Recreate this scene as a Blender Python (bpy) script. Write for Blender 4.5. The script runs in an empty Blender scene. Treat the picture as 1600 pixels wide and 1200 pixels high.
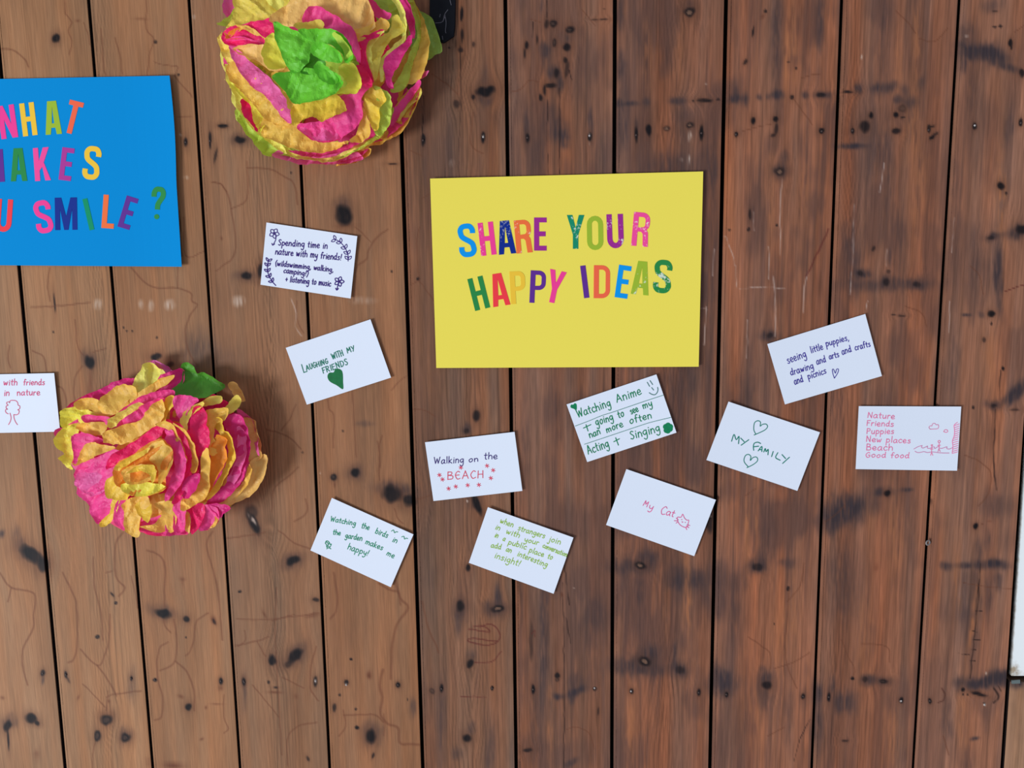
import bpy, bmesh, math, random
import numpy as np
from mathutils import Matrix, Vector, geometry

C = bpy.context.scene.collection
random.seed(7)
RNG = np.random.default_rng(7)

# ------------------------------------------------------------------ camera, sky, lights, exposure
F = 1200.0                       # focal length in pixels of the 1600 x 1200 frame
D = 1.22                         # metres from the lens to the wall
HC = 1.5                         # lens height
YAW = math.radians(5.2)
_d = np.array([(923 - 800) / F, (9460 - 600) / F, 1.0]); _d /= np.linalg.norm(_d)      # straight down, seen from the camera
_n0 = np.array([0, 0, 1.0]) - _d[2] * _d; _n0 /= np.linalg.norm(_n0)
_h0 = np.cross(_d, _n0)
_n = math.cos(YAW) * _n0 + math.sin(YAW) * _h0                                          # straight into the wall
_x = np.cross(_d, _n)
M = np.array([_x, _n, -_d])                                                             # camera (right, down, forward) -> world
cam_data = bpy.data.cameras.new('camera')
cam_data.sensor_fit = 'HORIZONTAL'; cam_data.sensor_width = 36.0; cam_data.lens = F / 1600 * 36
cam_data.clip_start = 0.02
cam = bpy.data.objects.new('camera', cam_data); C.objects.link(cam)
cm = Matrix.Identity(4)
for i in range(3):
    cm[i][0] = M[i, 0]; cm[i][1] = -M[i, 1]; cm[i][2] = -M[i, 2]
cm[0][3], cm[1][3], cm[2][3] = 0, -D, HC
cam.matrix_world = cm
bpy.context.scene.camera = cam

world = bpy.data.worlds.new('sky'); bpy.context.scene.world = world
world.use_nodes = True
bg = world.node_tree.nodes['Background']
bg.inputs[0].default_value = (0.80, 0.89, 1.10, 1); bg.inputs[1].default_value = 0.42

def area(name, loc, aim, size, energy, col):
    l = bpy.data.lights.new(name, 'AREA'); l.shape = 'RECTANGLE'; l.size, l.size_y = size; l.energy = energy; l.color = col
    o = bpy.data.objects.new(name, l); C.objects.link(o); o.location = loc
    o.rotation_euler = (Vector(aim) - Vector(loc)).to_track_quat('-Z', 'Y').to_euler()
    return o
area('daylight_opening', (-7.4, -6.6, -1.6), (0.0, 0, 1.45), (3.2, 2.9), 860, (0.86, 0.93, 1.0))
vs = bpy.context.scene.view_settings
bpy.context.scene.display_settings.display_device = 'sRGB'
vs.view_transform = 'Standard'; vs.look = 'None'; vs.gamma = 1; vs.use_curve_mapping = False
vs.exposure = 0.10

# ------------------------------------------------------------------ measuring on the wall
def at(px, py, h=0.0):
    """the point h metres in front of the wall that the view ray through (px, py) meets"""
    px = np.asarray(px, float); py = np.asarray(py, float)
    r = np.stack([(px - 800) / F, (py - 600) / F, np.ones_like(px)], -1) @ M.T
    k = (D - np.asarray(h, float)) / r[..., 1]
    return r * k[..., None] + np.array([0, -D, HC])

def seen(P):
    c = (P - np.array([0, -D, HC])) @ M
    return c[..., 0] / c[..., 2] * F + 800, c[..., 1] / c[..., 2] * F + 600

# ------------------------------------------------------------------ materials
WB = np.array([0.86, 0.93, 1.09])
def lin(c):
    c = np.asarray(c, float) / 255
    return np.where(c <= 0.04045, c / 12.92, ((c + 0.055) / 1.055) ** 2.4)
def alb(c):
    return np.clip(lin(c) / WB, 0.002, 0.93)
def mat(name, srgb, rough=0.6, spec=0.3, bump=0.0, bump_scale=200, var=0.0, var_scale=30, trans=0.0, fleck=0.0, emit=None):
    m = bpy.data.materials.new(name); m.use_nodes = True
    nt = m.node_tree; N = nt.nodes; L = nt.links
    b = N['Principled BSDF']; out = N['Material Output']
    a = alb(srgb)
    b.inputs['Base Color'].default_value = (*a, 1)
    b.inputs['Roughness'].default_value = rough; b.inputs['Specular IOR Level'].default_value = spec
    tc = N.new('ShaderNodeTexCoord')
    col = None
    if var:
        n = N.new('ShaderNodeTexNoise'); n.inputs['Scale'].default_value = var_scale; n.inputs['Detail'].default_value = 5
        L.new(tc.outputs['Object'], n.inputs['Vector'])
        mr = N.new('ShaderNodeMapRange'); mr.inputs[1].default_value = 0.3; mr.inputs[2].default_value = 0.7
        mr.inputs[3].default_value = 1 - var; mr.inputs[4].default_value = 1 + var
        L.new(n.outputs['Fac'], mr.inputs[0])
        mx = N.new('ShaderNodeMix'); mx.data_type = 'RGBA'; mx.blend_type = 'MULTIPLY'; mx.inputs[0].default_value = 1
        mx.inputs[6].default_value = (*a, 1); L.new(mr.outputs[0], mx.inputs[7])
        col = mx.outputs[2]
    if fleck:
        n = N.new('ShaderNodeTexNoise'); n.inputs['Scale'].default_value = 260; n.inputs['Detail'].default_value = 6
        g = N.new('ShaderNodeTexNoise'); g.inputs['Scale'].default_value = 38; g.inputs['Detail'].default_value = 2
        L.new(tc.outputs['Object'], n.inputs['Vector']); L.new(tc.outputs['Object'], g.inputs['Vector'])
        ad = N.new('ShaderNodeMath'); ad.operation = 'ADD'; L.new(n.outputs['Fac'], ad.inputs[0]); L.new(g.outputs['Fac'], ad.inputs[1])
        mr = N.new('ShaderNodeMapRange'); mr.inputs[1].default_value = 1.12; mr.inputs[2].default_value = 1.26; mr.inputs[4].default_value = fleck
        L.new(ad.outputs[0], mr.inputs[0])
        mx = N.new('ShaderNodeMix'); mx.data_type = 'RGBA'; L.new(mr.outputs[0], mx.inputs[0])
        if col: L.new(col, mx.inputs[6])
        else: mx.inputs[6].default_value = (*a, 1)
        mx.inputs[7].default_value = (*alb((240, 238, 235)), 1)
        col = mx.outputs[2]
    if col: L.new(col, b.inputs['Base Color'])
    bn = None
    if bump:
        n = N.new('ShaderNodeTexNoise'); n.inputs['Scale'].default_value = bump_scale; n.inputs['Detail'].default_value = 4
        L.new(tc.outputs['Object'], n.inputs['Vector'])
        bn = N.new('ShaderNodeBump'); bn.inputs['Strength'].default_value = bump; bn.inputs['Distance'].default_value = 0.002
        L.new(n.outputs['Fac'], bn.inputs['Height']); L.new(bn.outputs[0], b.inputs['Normal'])
    if trans:
        t = N.new('ShaderNodeBsdfTranslucent'); t.inputs[0].default_value = (*np.clip(a * 1.1, 0, 0.95), 1)
        if col: L.new(col, t.inputs[0])
        if bn: L.new(bn.outputs[0], t.inputs['Normal'])
        ms = N.new('ShaderNodeMixShader'); ms.inputs[0].default_value = trans
        L.new(b.outputs[0], ms.inputs[1]); L.new(t.outputs[0], ms.inputs[2]); L.new(ms.outputs[0], out.inputs[0])
    return m

# ------------------------------------------------------------------ object helpers
def tag(o, label=None, cat=None, group=None, kind=None):
    if label: o['label'] = label
    if cat: o['category'] = cat
    if group: o['group'] = group
    if kind: o['kind'] = kind
    return o
def empty(name, loc):
    o = bpy.data.objects.new(name, None); C.objects.link(o); o.location = loc; o.empty_display_size = 0.02
    return o
def origin(o):
    return np.array(o.location) if o is not None else np.zeros(3)
def build(name, V, faces, m, parent=None, loc=None, smooth=False):
    """one mesh object from world-space vertices; loc (or the parent's place) becomes its origin"""
    V = np.asarray(V, float)
    base = origin(parent)
    if parent is not None and parent.parent is not None: base = base + origin(parent.parent)
    org = np.asarray(loc, float) if loc is not None else (V.mean(0) if parent is None else base)
    me = bpy.data.meshes.new(name)
    me.from_pydata((V - org).tolist(), [], faces); me.update()
    if smooth: me.polygons.foreach_set('use_smooth', [True] * len(me.polygons))
    me.materials.append(m)
    o = bpy.data.objects.new(name, me); C.objects.link(o)
    o.location = org if parent is None else org - base
    if parent is not None: o.parent = parent
    return o

def smooth_path(pts, n=6, closed=False):
    P = [np.asarray(p, float) for p in pts]
    if len(P) < 3: return np.array(P)
    out = []; m = len(P); segs = m if closed else m - 1
    for i in range(segs):
        p0 = P[(i - 1) % m] if closed or i > 0 else 2 * P[0] - P[1]
        p1 = P[i]; p2 = P[(i + 1) % m]
        p3 = P[(i + 2) % m] if closed or i + 2 < m else 2 * P[-1] - P[-2]
        for k in range(n):
            t = k / n
            out.append(0.5 * (2 * p1 + (p2 - p0) * t + (2 * p0 - 5 * p1 + 4 * p2 - p3) * t * t + (3 * p1 - p0 - 3 * p2 + p3) * t ** 3))
    if not closed: out.append(P[-1])
    return np.array(out)

def ribbon(path, w, closed=False, cap=False):
    """a stroke of width w along a 2-D path: (vertices, quads)"""
    P = np.asarray(path, float)
    if len(P) > 1:
        keep = [0] + [i for i in range(1, len(P)) if np.hypot(*(P[i] - P[i - 1])) > 1e-6]
        P = P[keep]
    if len(P) == 1: P = np.array([P[0] - [w * .25, 0], P[0] + [w * .25, 0]])
    m = len(P)
    T = np.zeros_like(P)
    for i in range(m):
        a = P[(i - 1) % m] if closed or i > 0 else P[i]
        b = P[(i + 1) % m] if closed or i < m - 1 else P[i]
        t = b - a; T[i] = t / max(np.hypot(*t), 1e-9)
    if cap and not closed:
        P = np.vstack([P[0] - T[0] * w * .45, P[0], P[1:-1], P[-1], P[-1] + T[-1] * w * .45]) if m > 1 else P
        T = np.vstack([T[0], T, T[-1]])
        W = np.full(len(P), w); W[0] = W[-1] = w * .35
    else: W = np.full(m, w)
    Nn = np.stack([-T[:, 1], T[:, 0]], 1)
    V = np.empty((len(P) * 2, 2)); V[0::2] = P + Nn * W[:, None] / 2; V[1::2] = P - Nn * W[:, None] / 2
    k = len(P); Fc = []
    for i in range(k if closed else k - 1):
        j = (i + 1) % k
        Fc.append((2 * i, 2 * i + 1, 2 * j + 1, 2 * j))
    return V, Fc

# ------------------------------------------------------------------ noise
def _hash(ix, iy, s):
    h = (ix.astype(np.int64) * 374761393 + iy.astype(np.int64) * 668265263 + s * 2147483647) & 0x7fffffff
    h = ((h ^ (h >> 13)) * 1274126177) & 0x7fffffff
    return ((h ^ (h >> 16)) & 0xffff) / 65535.0
def vnoise(x, y, s=0):
    ix = np.floor(x); iy = np.floor(y); fx = x - ix; fy = y - iy
    fx = fx * fx * (3 - 2 * fx); fy = fy * fy * (3 - 2 * fy)
    a = _hash(ix, iy, s); b = _hash(ix + 1, iy, s); c = _hash(ix, iy + 1, s); d = _hash(ix + 1, iy + 1, s)
    return (a + (b - a) * fx) * (1 - fy) + (c + (d - c) * fx) * fy
def fbm(x, y, s=0, o=3):
    r = 0; a = 0.5; t = 0
    for i in range(o):
        r = r + a * vnoise(x * 2 ** i, y * 2 ** i, s + 17 * i); t += a; a *= 0.5
    return r / t

# ------------------------------------------------------------------ the plank wall
# seams: pixel x at the top (y = 0) and at the bottom (y = 1200) of the photograph, and half the gap in mm
SEAMS = [(-9, 101.5, 2.9), (138, 238.5, 2.7), (295, 375, 2.3), (457.5, 515, 2.4), (620, 660.5, 3.0), (789.5, 806.5, 2.9),
         (961, 956, 3.0), (1135, 1109.5, 3.2), (1316, 1269, 2.7), (1500, 1427.5, 2.9), (1648, 1566.5, 3.0)]
# display colour of each board, streak contrast, grey staining, fine grain
PLANKS = [((150, 110, 82), .05, .00), ((150, 109, 80), .055, .00), ((147, 106, 78), .055, .02), ((141, 102, 77), .065, .04), ((139, 98, 72), .07, .05),
          ((125, 88, 69), .11, .16), ((129, 88, 70), .125, .27), ((130, 87, 69), .14, .38), ((138, 91, 71), .14, .34), ((142, 93, 72), .13, .28), ((146, 100, 80), .125, .20), ((165, 125, 100), .10, .05)]

# marks: x, y, half width, half height, lean in degrees, strength, kind
#   k black knot or hole, s soft grey stain, also the painted flower shadow, b brown, g knot with a pale core, p pale scuff
MARKS = [
 (87,60,5,6,0,1,'k'),(120,32,4,2,0,.5,'b'),(243,65,3,3,0,.7,'k'),(220,30,10,2,0,.4,'b'),(279,117,2,2,0,.8,'k'),(290,222,3,8,0,.9,'k'),(328,220,2.2,13,0,.9,'k'),
 (337,242,2,11,12,.6,'k'),(348,197,7,3,0,.95,'k'),(375,219,7,5,0,.95,'k'),(375,219,12,8,0,.4,'s'),(291,277,4,3,0,.7,'p'),(282,211,2,2,0,.7,'p'),(304,26,1.5,3,0,.6,'p'),
 (758,142,14,7,-6,1,'k'),(758,118,4,18,0,.4,'s'),(757,155,9,9,0,.5,'s'),(739,151,3,4,0,.8,'k'),(713,163,5,5,0,.55,'k'),(720,77,4,5,0,.7,'k'),(702,74,2,2,0,.8,'k'),(721,22,2.4,10,4,.95,'k'),(722,55,2,9,0,.8,'k'),
 (755,215,3,9,0,1,'k'),(755,213,1.2,2,0,.9,'p'),(661,218,3,9,0,1,'k'),(662,240,4,50,0,.25,'s'),(740,70,2,4,0,.6,'k'),
 (864,38,5.5,5,0,.9,'g'),(854,38,3,7,0,.7,'k'),(891,46,6,6,0,1,'g'),(884,62,8,10,0,.5,'s'),(885,74,6,5,0,.9,'k'),(866,67,3,6,0,.8,'g'),(823,72,2.6,6,0,.9,'k'),(853,78,8,9,0,.7,'s'),(853,92,5,18,0,.4,'s'),
 (884,95,3,5,0,.8,'k'),(886,110,3,12,10,.5,'k'),(866,112,9,8,20,.7,'s'),(869,114,4,7,10,.7,'k'),(860,133,8,4,0,.8,'k'),(876,130,6,10,0,.7,'s'),(851,141,2.4,8,0,.8,'k'),(845,153,3,5,0,.8,'k'),(823,200,5,18,0,.6,'s'),(824,215,3,7,0,.9,'k'),
 (857,185,9,24,0,.4,'s'),(877,210,11,14,0,.75,'s'),(923,190,4,20,0,.55,'s'),(921,213,3.2,6,0,1,'k'),(921,211,1.4,3,0,.9,'p'),(921,223,1,3,0,.7,'p'),(845,8,3,9,0,.3,'s'),(943,30,6,1.2,0,.6,'k'),(930,31,5,1,0,.4,'k'),(944,13,3,1,0,.5,'k'),
 (820,85,1.5,8,0,.6,'k'),(839,62,1.5,8,0,.6,'k'),(706,256,4,5,0,.4,'p'),
 (1078,18,8,7,-30,.9,'g'),(1078,8,9,10,0,.35,'s'),(1196,17,2.5,3,0,.7,'k'),(1192,25,5,3,-40,.5,'b'),(1177,50,1.6,7,10,.7,'k'),(1165,97,3,4,30,.7,'k'),(1232,97,2,2,0,.7,'k'),(1244,107,1.5,2,0,.7,'k'),
 (994,210,2.4,11,0,.95,'k'),(994,196,2.4,10,0,.5,'s'),(1014,202,4.5,8,0,1,'k'),(1041,200,5,4,0,.6,'g'),(1079,196,6,5,-20,.8,'g'),(1096,208,3,11,0,1,'k'),(1150,210,2.6,4.5,0,1,'k'),(1177,189,3,5.5,0,1,'k'),(1212,186,4.4,4.4,0,1,'k'),
 (1213,202,3,9,8,.6,'k'),(1208,212,4,3,-20,.6,'k'),(1284,205,3.6,4.6,0,1,'k'),(1219,267,10,9,0,.8,'s'),(1219,268,7,6,0,.7,'g'),(1224,248,6,9,0,.5,'s'),
 (985,162,9,3,0,.8,'s'),(968,160,5,6,0,.7,'s'),(1010,158,5,6,0,.7,'s'),(1059,157,10,5,0,.8,'s'),(1062,180,9,30,0,.35,'s'),(1100,157,11,2.6,0,.85,'k'),(1083,158,2,1.4,0,.7,'k'),(1122,155,3,2,0,.7,'k'),(1149,155,8,5,0,.9,'s'),(1150,150,4,10,0,.5,'s'),(1166,154,4,8,0,.7,'s'),
 (1186,151,3,4,0,.7,'s'),(1200,151,3,5,0,.6,'s'),(1214,149,7,6,0,.8,'s'),(1237,152,3,4,0,.7,'k'),(1258,148,4,5,0,.8,'s'),(1286,148,11,4,0,.9,'s'),(1283,148,7,3,0,.7,'k'),(1325,144,8,1.6,0,.8,'k'),(1341,140,5,7,0,.7,'s'),(1375,138,12,7,0,.75,'s'),(1396,134,7,6,0,.6,'s'),(1414,141,5,8,0,.6,'s'),
 (974,190,7,45,0,.55,'s'),(969,20,6,22,0,.6,'s'),(970,105,6,20,0,.5,'s'),(1000,75,4,25,0,.3,'s'),(1215,60,8,95,0,.5,'s'),(1281,35,6,40,0,.45,'s'),(1262,60,4,90,3,.3,'b'),
 (1078,214,3,7,0,.95,'p'),(1076,252,3,9,4,.95,'p'),(1065,250,2,3,0,.5,'p'),(1103,131,1.5,1.5,0,.9,'p'),(1346,90,1.2,4,10,.7,'p'),
 (1351,197,8,9,-20,.85,'k'),(1361,181,2.6,4.5,0,1,'k'),(1332,204,3,5,0,.95,'k'),(1403,156,6,5,0,.75,'s'),(1421,160,9,7,0,.85,'s'),(1410,170,7,6,0,.4,'g'),(1399,180,4,4.5,0,1,'k'),(1410,184,3.4,1.6,-20,.9,'k'),(1400,205,6,4,-10,.8,'k'),
 (1451,201,2.6,6,0,.95,'k'),(1456,198,4,1.5,-15,.8,'k'),(1462,210,4,2,-30,.7,'k'),(1456,215,4.4,2.8,-25,.9,'k'),(1330,228,18,3.5,0,.95,'s'),(1438,130,6,10,25,.4,'s'),
 (1579,67,3.4,5,0,1,'k'),(1580,74,1.5,3,0,.8,'k'),(1563,41,3,2.2,0,.8,'k'),(1554,42,3.5,2,0,.7,'k'),(1555,18,4,1.4,0,.5,'k'),(1524,76,22,9,12,.95,'s'),(1520,86,20,8,0,.7,'s'),(1545,82,14,12,0,.8,'s'),(1512,50,10,12,0,.35,'s'),(1506,102,5,8,0,.6,'s'),(1575,105,18,5,20,.6,'s'),(1560,88,14,7,25,.7,'s'),(1511,57,3,2,0,.7,'p'),
 (1523,197,3,4.6,0,.9,'k'),(1523,196,1,2,0,.8,'p'),(1595,192,3,6,0,1,'k'),(1564,291,4.6,5.5,0,.95,'k'),(1572,302,2,3,0,.6,'k'),(1597,115,4,6,0,.8,'k'),(1577,200,6,22,8,.4,'s'),(1550,8,14,10,0,.35,'s'),
 (1346,427,10,6,0,.85,'s'),(1344,427,4,4,0,.5,'k'),(1385,439,8,8,0,.95,'s'),(1385,440,5,6,0,.6,'k'),(1388,424,3,3,0,.5,'k'),(1432,443,11,7,15,.95,'s'),(1432,443,6,4,15,.5,'k'),(1390,445,60,8,0,.5,'s'),(1330,400,10,50,0,.5,'s'),(1396,492,3,1.4,0,.7,'k'),(1408,493,6,1.2,0,.6,'k'),(1365,388,2.5,4,20,.6,'k'),(1389,400,3,10,0,.4,'s'),
 (1555,370,12,5,-15,.9,'s'),(1548,372,6,3,0,.5,'k'),(1590,363,13,8,-22,1,'s'),(1597,360,8,7,0,.8,'k'),(1560,425,6,45,-2,.8,'s'),(1549,490,5,4.4,0,.95,'k'),(1533,491,4,4,0,.5,'s'),(1510,492,6,2,0,.8,'s'),(1549,506,1.6,3,0,.7,'k'),(1567,575,2.6,3.2,0,.9,'k'),(1537,531,3,4,0,.5,'k'),
 (1550,634,9,6,10,.95,'s'),(1578,622,16,7,-36,1,'s'),(1594,606,14,8,-36,1,'s'),(1553,634,5,3,0,.5,'k'),(1521,637,2,3,0,.7,'k'),(1586,640,7,1.5,0,.5,'k'),(1172,335,2,7,0,.7,'k'),(1140,359,2,2,0,.6,'k'),(1170,359,2.4,3,20,.7,'k'),(1214,352,2,2,0,.8,'k'),(1201,524,11,7,0,.85,'s'),(1203,524,5,4,0,.5,'k'),(1176,330,3,12,0,.3,'s'),
 (537,336,12,14,-15,1,'k'),(535,326,9,13,0,.5,'s'),(540,352,20,4,0,.3,'b'),(385,431,7,5,0,.95,'k'),(385,431,14,6,0,.35,'s'),(407,424,4,10,0,.8,'k'),(407,424,9,18,0,.35,'b'),(373,471,9,8,0,.75,'p'),(567,470,18,6,0,.3,'p'),(653,436,2.4,2.6,0,.9,'k'),(614,256,6,1.4,0,.9,'k'),(455,270,1.6,1.6,0,.7,'k'),(612,424,2,2,0,.6,'k'),(346,372,2,3,0,.6,'b'),
 (140,566,6,10,-8,1,'k'),(140,562,11,9,0,.4,'s'),(141,600,3.6,26,2,.5,'b'),(244,558,8,5,0,.95,'k'),(266,570,5,4,0,.5,'k'),(266,477,8,8,0,.8,'p'),(236,477,4.5,7,0,.6,'p'),(220,477,4,7,0,.5,'p'),(152,476,7,7,0,.55,'p'),(245,527,1.6,2,0,.7,'k'),(193,512,1.5,1.5,0,.8,'k'),(198,517,1.5,1.5,0,.8,'k'),(207,517,1.5,1.5,0,.7,'k'),(85,474,1.4,14,-4,.8,'k'),(83,519,1.4,1.6,0,.6,'k'),(83,590,2,8,0,.4,'b'),
 (522,745,4.6,4.6,0,1,'g'),(523,756,1.6,6,0,.6,'b'),(554,739,6.5,6.5,0,1,'k'),(554,739,10,9,0,.4,'s'),(612,772,14,12,12,.95,'k'),(640,781,10,9,0,1,'k'),(620,764,26,8,8,.7,'s'),(627,775,1.6,12,0,.7,'b'),(610,770,1.4,11,-8,.6,'b'),(744,651,5,8,0,.85,'k'),(729,672,6,7,0,.7,'s'),(728,674,4,4,0,.6,'k'),(570,662,10,4,0,.35,'s'),(536,673,1.6,2,0,.7,'k'),(473,707,1.6,1.8,0,.6,'k'),(501,740,1,2,0,.8,'p'),
 (745,791,5,16,-22,1,'k'),(740,783,12,10,0,.35,'s'),(730,783,1.4,2,0,.9,'p'),
 (51,868,21,10,32,1,'k'),(30,848,6,18,-15,.45,'s'),(68,882,7,12,0,.8,'k'),(152,995,3,3,0,.95,'g'),(181,942,2.6,2.6,0,.9,'g'),(175,930,1.4,4,-40,.7,'k'),(67,1052,3,5,0,.95,'g'),(67,1064,2,6,0,.5,'s'),(103,1054,2,5,-10,1,'k'),(107,1063,1.5,6,-20,.4,'k'),(205,1060,2,4,0,1,'k'),(206,1068,6,20,0,.3,'s'),(242,1062,3,3,0,1,'g'),(345,1064,3,4,0,1,'k'),(345,1074,4,4,0,.5,'b'),(381,1064,2.5,4,0,1,'k'),(382,1080,3,22,0,.35,'s'),
 (255,958,12,6,22,1,'k'),(255,955,16,8,10,.35,'s'),(291,968,4.4,4.4,0,.95,'k'),(334,970,3.4,7,-25,.9,'b'),(335,972,2,5,-25,.6,'k'),(291,996,1.4,1.4,0,.9,'k'),(12,1133,6,9,20,1,'k'),(14,1128,10,8,0,.35,'s'),(13,1155,1.6,16,-4,.8,'k'),(49,1122,9,6,25,.95,'k'),(58,1130,4,3,30,.8,'k'),(166,1125,8,7,-20,.95,'g'),(168,1118,13,12,0,.3,'b'),(152,1150,5.4,6.4,0,.95,'g'),(196,1153,6.4,6.4,0,.95,'g'),(196,1150,9,9,0,.4,'s'),
 (295,1104,4.6,5.6,0,.95,'k'),(283,1088,5,3,20,.6,'b'),(322,1105,2,3,0,.7,'b'),(340,1100,9,1.2,0,.5,'b'),(122,1090,2,5,15,.6,'b'),(270,1197,16,4,0,.8,'b'),(4,1090,3,3,0,.5,'b'),(170,1097,2.5,3,0,.6,'b'),(375,924,3,2,-30,.8,'k'),(285,905,4,3,0,.5,'b'),(315,1155,3,2,-30,.6,'b'),(57,1178,5,8,20,.4,'b'),(232,1190,6,6,0,.4,'b'),(285,912,2,6,0,.3,'b'),(2,833,4,5,0,.6,'s'),
 (397,818,6,17,-24,1,'k'),(392,800,9,10,0,.5,'k'),(395,812,2.2,10,-35,.8,'p'),(458,876,10,6,-20,1,'k'),(458,876,13,9,-20,.4,'s'),(493,937,5,3,0,.7,'k'),(425,1032,6,8,-22,1,'k'),(461,1024,12,7,-42,1,'k'),(461,1024,17,10,-42,.4,'s'),(450,1037,7,5,-30,.5,'k'),(382,1066,2.6,5,0,.9,'k'),(493,1065,3,7,0,.8,'k'),(493,1064,1.2,2.6,0,.8,'p'),(541,1067,3,4,0,.9,'k'),(541,1070,2,2,0,.8,'p'),(622,1070,3,4,0,1,'k'),(548,1030,2.2,2.2,0,.9,'k'),
 (577,1055,4,6,0,.8,'b'),(558,1137,3.4,3.4,0,.95,'k'),(580,1151,8,10,-10,1,'k'),(581,1146,13,14,0,.45,'s'),(522,1106,3,6,0,.7,'k'),(487,962,10,3,-8,.5,'b'),(413,959,2,7,-25,.6,'b'),(481,1185,2,4,-30,.6,'k'),(583,1180,2,4,20,.7,'k'),(420,1066,2,3,0,.7,'k'),(430,1082,11,2,0,.7,'b'),(431,1074,4,1.4,0,.6,'k'),(463,1089,3,4,0,.4,'b'),(556,1108,2,2,0,.7,'k'),(531,1086,2,2,0,.7,'k'),(645,1105,4,12,0,.45,'s'),(637,1093,1,2,0,.7,'k'),
 (719,948,6,8,0,.85,'k'),(718,955,9,14,0,.5,'s'),(716,975,4,16,0,.4,'s'),(731,888,4,5,0,.9,'k'),(735,1037,5,6,20,.9,'k'),(737,1025,5,8,0,.4,'s'),(690,1076,2.6,5,0,1,'k'),(690,1130,6,60,0,.35,'s'),(675,1080,4,4,0,.5,'g'),(730,1153,7,6,20,.95,'k'),(736,1140,6,8,0,.4,'s'),(714,1176,7,8,0,.4,'s'),(765,1180,6,30,5,.4,'s'),(778,952,9,5,-5,.95,'g'),(778,935,4,16,0,.7,'s'),(775,952,16,9,0,.6,'s'),(769,1075,2.4,3.4,0,1,'k'),(833,1077,2.6,6,0,1,'k'),
 (871,1055,4,4,0,1,'k'),(871,1062,3,3,0,.6,'g'),(871,1088,7,4,15,.85,'s'),(899,1081,13,5,-25,.9,'s'),(893,1090,4,8,0,.5,'s'),(902,1068,16,12,0,.4,'s'),(929,1076,3,3.4,0,.9,'g'),(850,1000,6,100,0,.55,'s'),(838,1100,8,70,0,.35,'s'),(930,960,18,22,0,.3,'s'),(878,929,2.4,3.4,0,.7,'b'),(897,919,1.4,1.2,0,1,'p'),(830,1000,3,30,0,.4,'k'),(825,1172,6,3,0,.7,'k'),(892,1192,10,4,-30,.6,'s'),(935,1112,1.6,6,0,.5,'k'),(925,1010,25,60,0,.22,'s'),
 (1001,883,8,5,12,1,'g'),(1012,876,12,14,0,.7,'s'),(975,885,22,10,0,.6,'s'),(1000,920,8,16,0,.5,'s'),(1008,1033,9,7,25,1,'g'),(1014,1025,12,14,0,.75,'s'),(985,1042,26,12,0,.7,'s'),(1025,1048,14,10,0,.5,'s'),(1061,1045,11,10,0,.85,'s'),(1062,1046,7,6,0,.5,'k'),(1055,1020,3,14,0,.5,'s'),(986,1080,3,4,0,.95,'g'),(1092,1082,2.6,5,0,1,'k'),(1072,905,24,13,0,.75,'s'),(1000,970,14,30,0,.25,'s'),(975,930,8,40,0,.3,'s'),(1108,812,6,18,0,.7,'k'),(1108,806,3,2,0,.7,'p'),
 (1184,886,12,9,0,.9,'s'),(1184,886,7,6,0,.6,'k'),(1190,870,9,14,0,.4,'s'),(1232,879,10,8,0,.6,'s'),(1231,895,4,30,0,.3,'s'),(1128,1062,12,16,0,.8,'s'),(1130,1070,22,14,0,.5,'s'),(1135,1085,2.6,4,0,1,'k'),(1198,1071,7,6,0,.8,'k'),(1197,1060,10,12,0,.7,'s'),(1195,1090,10,24,0,.5,'s'),(1255,1088,3,4.6,0,1,'k'),(1295,1089,2.6,8,0,1,'k'),(1298,1075,4,12,10,.6,'s'),(1332,1060,3.4,2.6,0,.9,'k'),(1356,1062,9,7,0,.9,'s'),(1352,1062,4,4,0,.6,'k'),(1381,1064,7,3.4,0,.9,'g'),(1380,1064,12,5,0,.6,'s'),(1408,1094,3,4,0,1,'k'),(1407,1096,1.2,1.2,0,.8,'p'),(1453,1095,2.6,4,0,1,'k'),
 (1372,770,5,5,0,.9,'s'),(1386,771,4.6,4.6,0,.95,'k'),(1415,765,7,2.6,-5,.9,'s'),(1380,768,20,6,0,.4,'s'),(1320,800,38,18,-15,.8,'s'),(1330,785,26,12,0,.5,'s'),(1300,815,10,14,0,.6,'s'),(1318,910,22,55,0,.35,'s'),(1320,1098,16,14,0,.6,'s'),(1277,1085,7,14,0,.6,'s'),(1278,1140,7,24,0,.6,'s'),(1231,920,2.6,3.4,0,.8,'k'),(1210,975,1,1.4,0,.7,'k'),(1320,1157,5,2,0,.5,'k'),(1195,820,26,30,0,.25,'s'),(1120,915,20,40,0,.3,'s'),(1150,980,14,60,0,.25,'s'),(1232,1130,6,30,0,.3,'s'),(1368,885,4,8,0,.4,'b'),
 (1524,822,3.6,4.6,10,1,'k'),(1547,814,3.4,1,-5,.6,'b'),(1535,819,1.6,1.4,0,.7,'b'),(1505,883,10,4,0,1,'s'),(1480,885,8,6,0,.7,'s'),(1530,882,8,5,0,.8,'s'),(1555,882,17,6,4,1,'s'),(1530,862,5,16,0,.5,'s'),(1544,850,5,14,0,.4,'s'),(1528,920,5,30,-5,.45,'s'),(1545,930,5,35,0,.4,'s'),(1560,912,6,14,0,.5,'s'),(1505,930,4,40,0,.35,'s'),(1500,925,20,40,0,.2,'s'),
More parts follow.
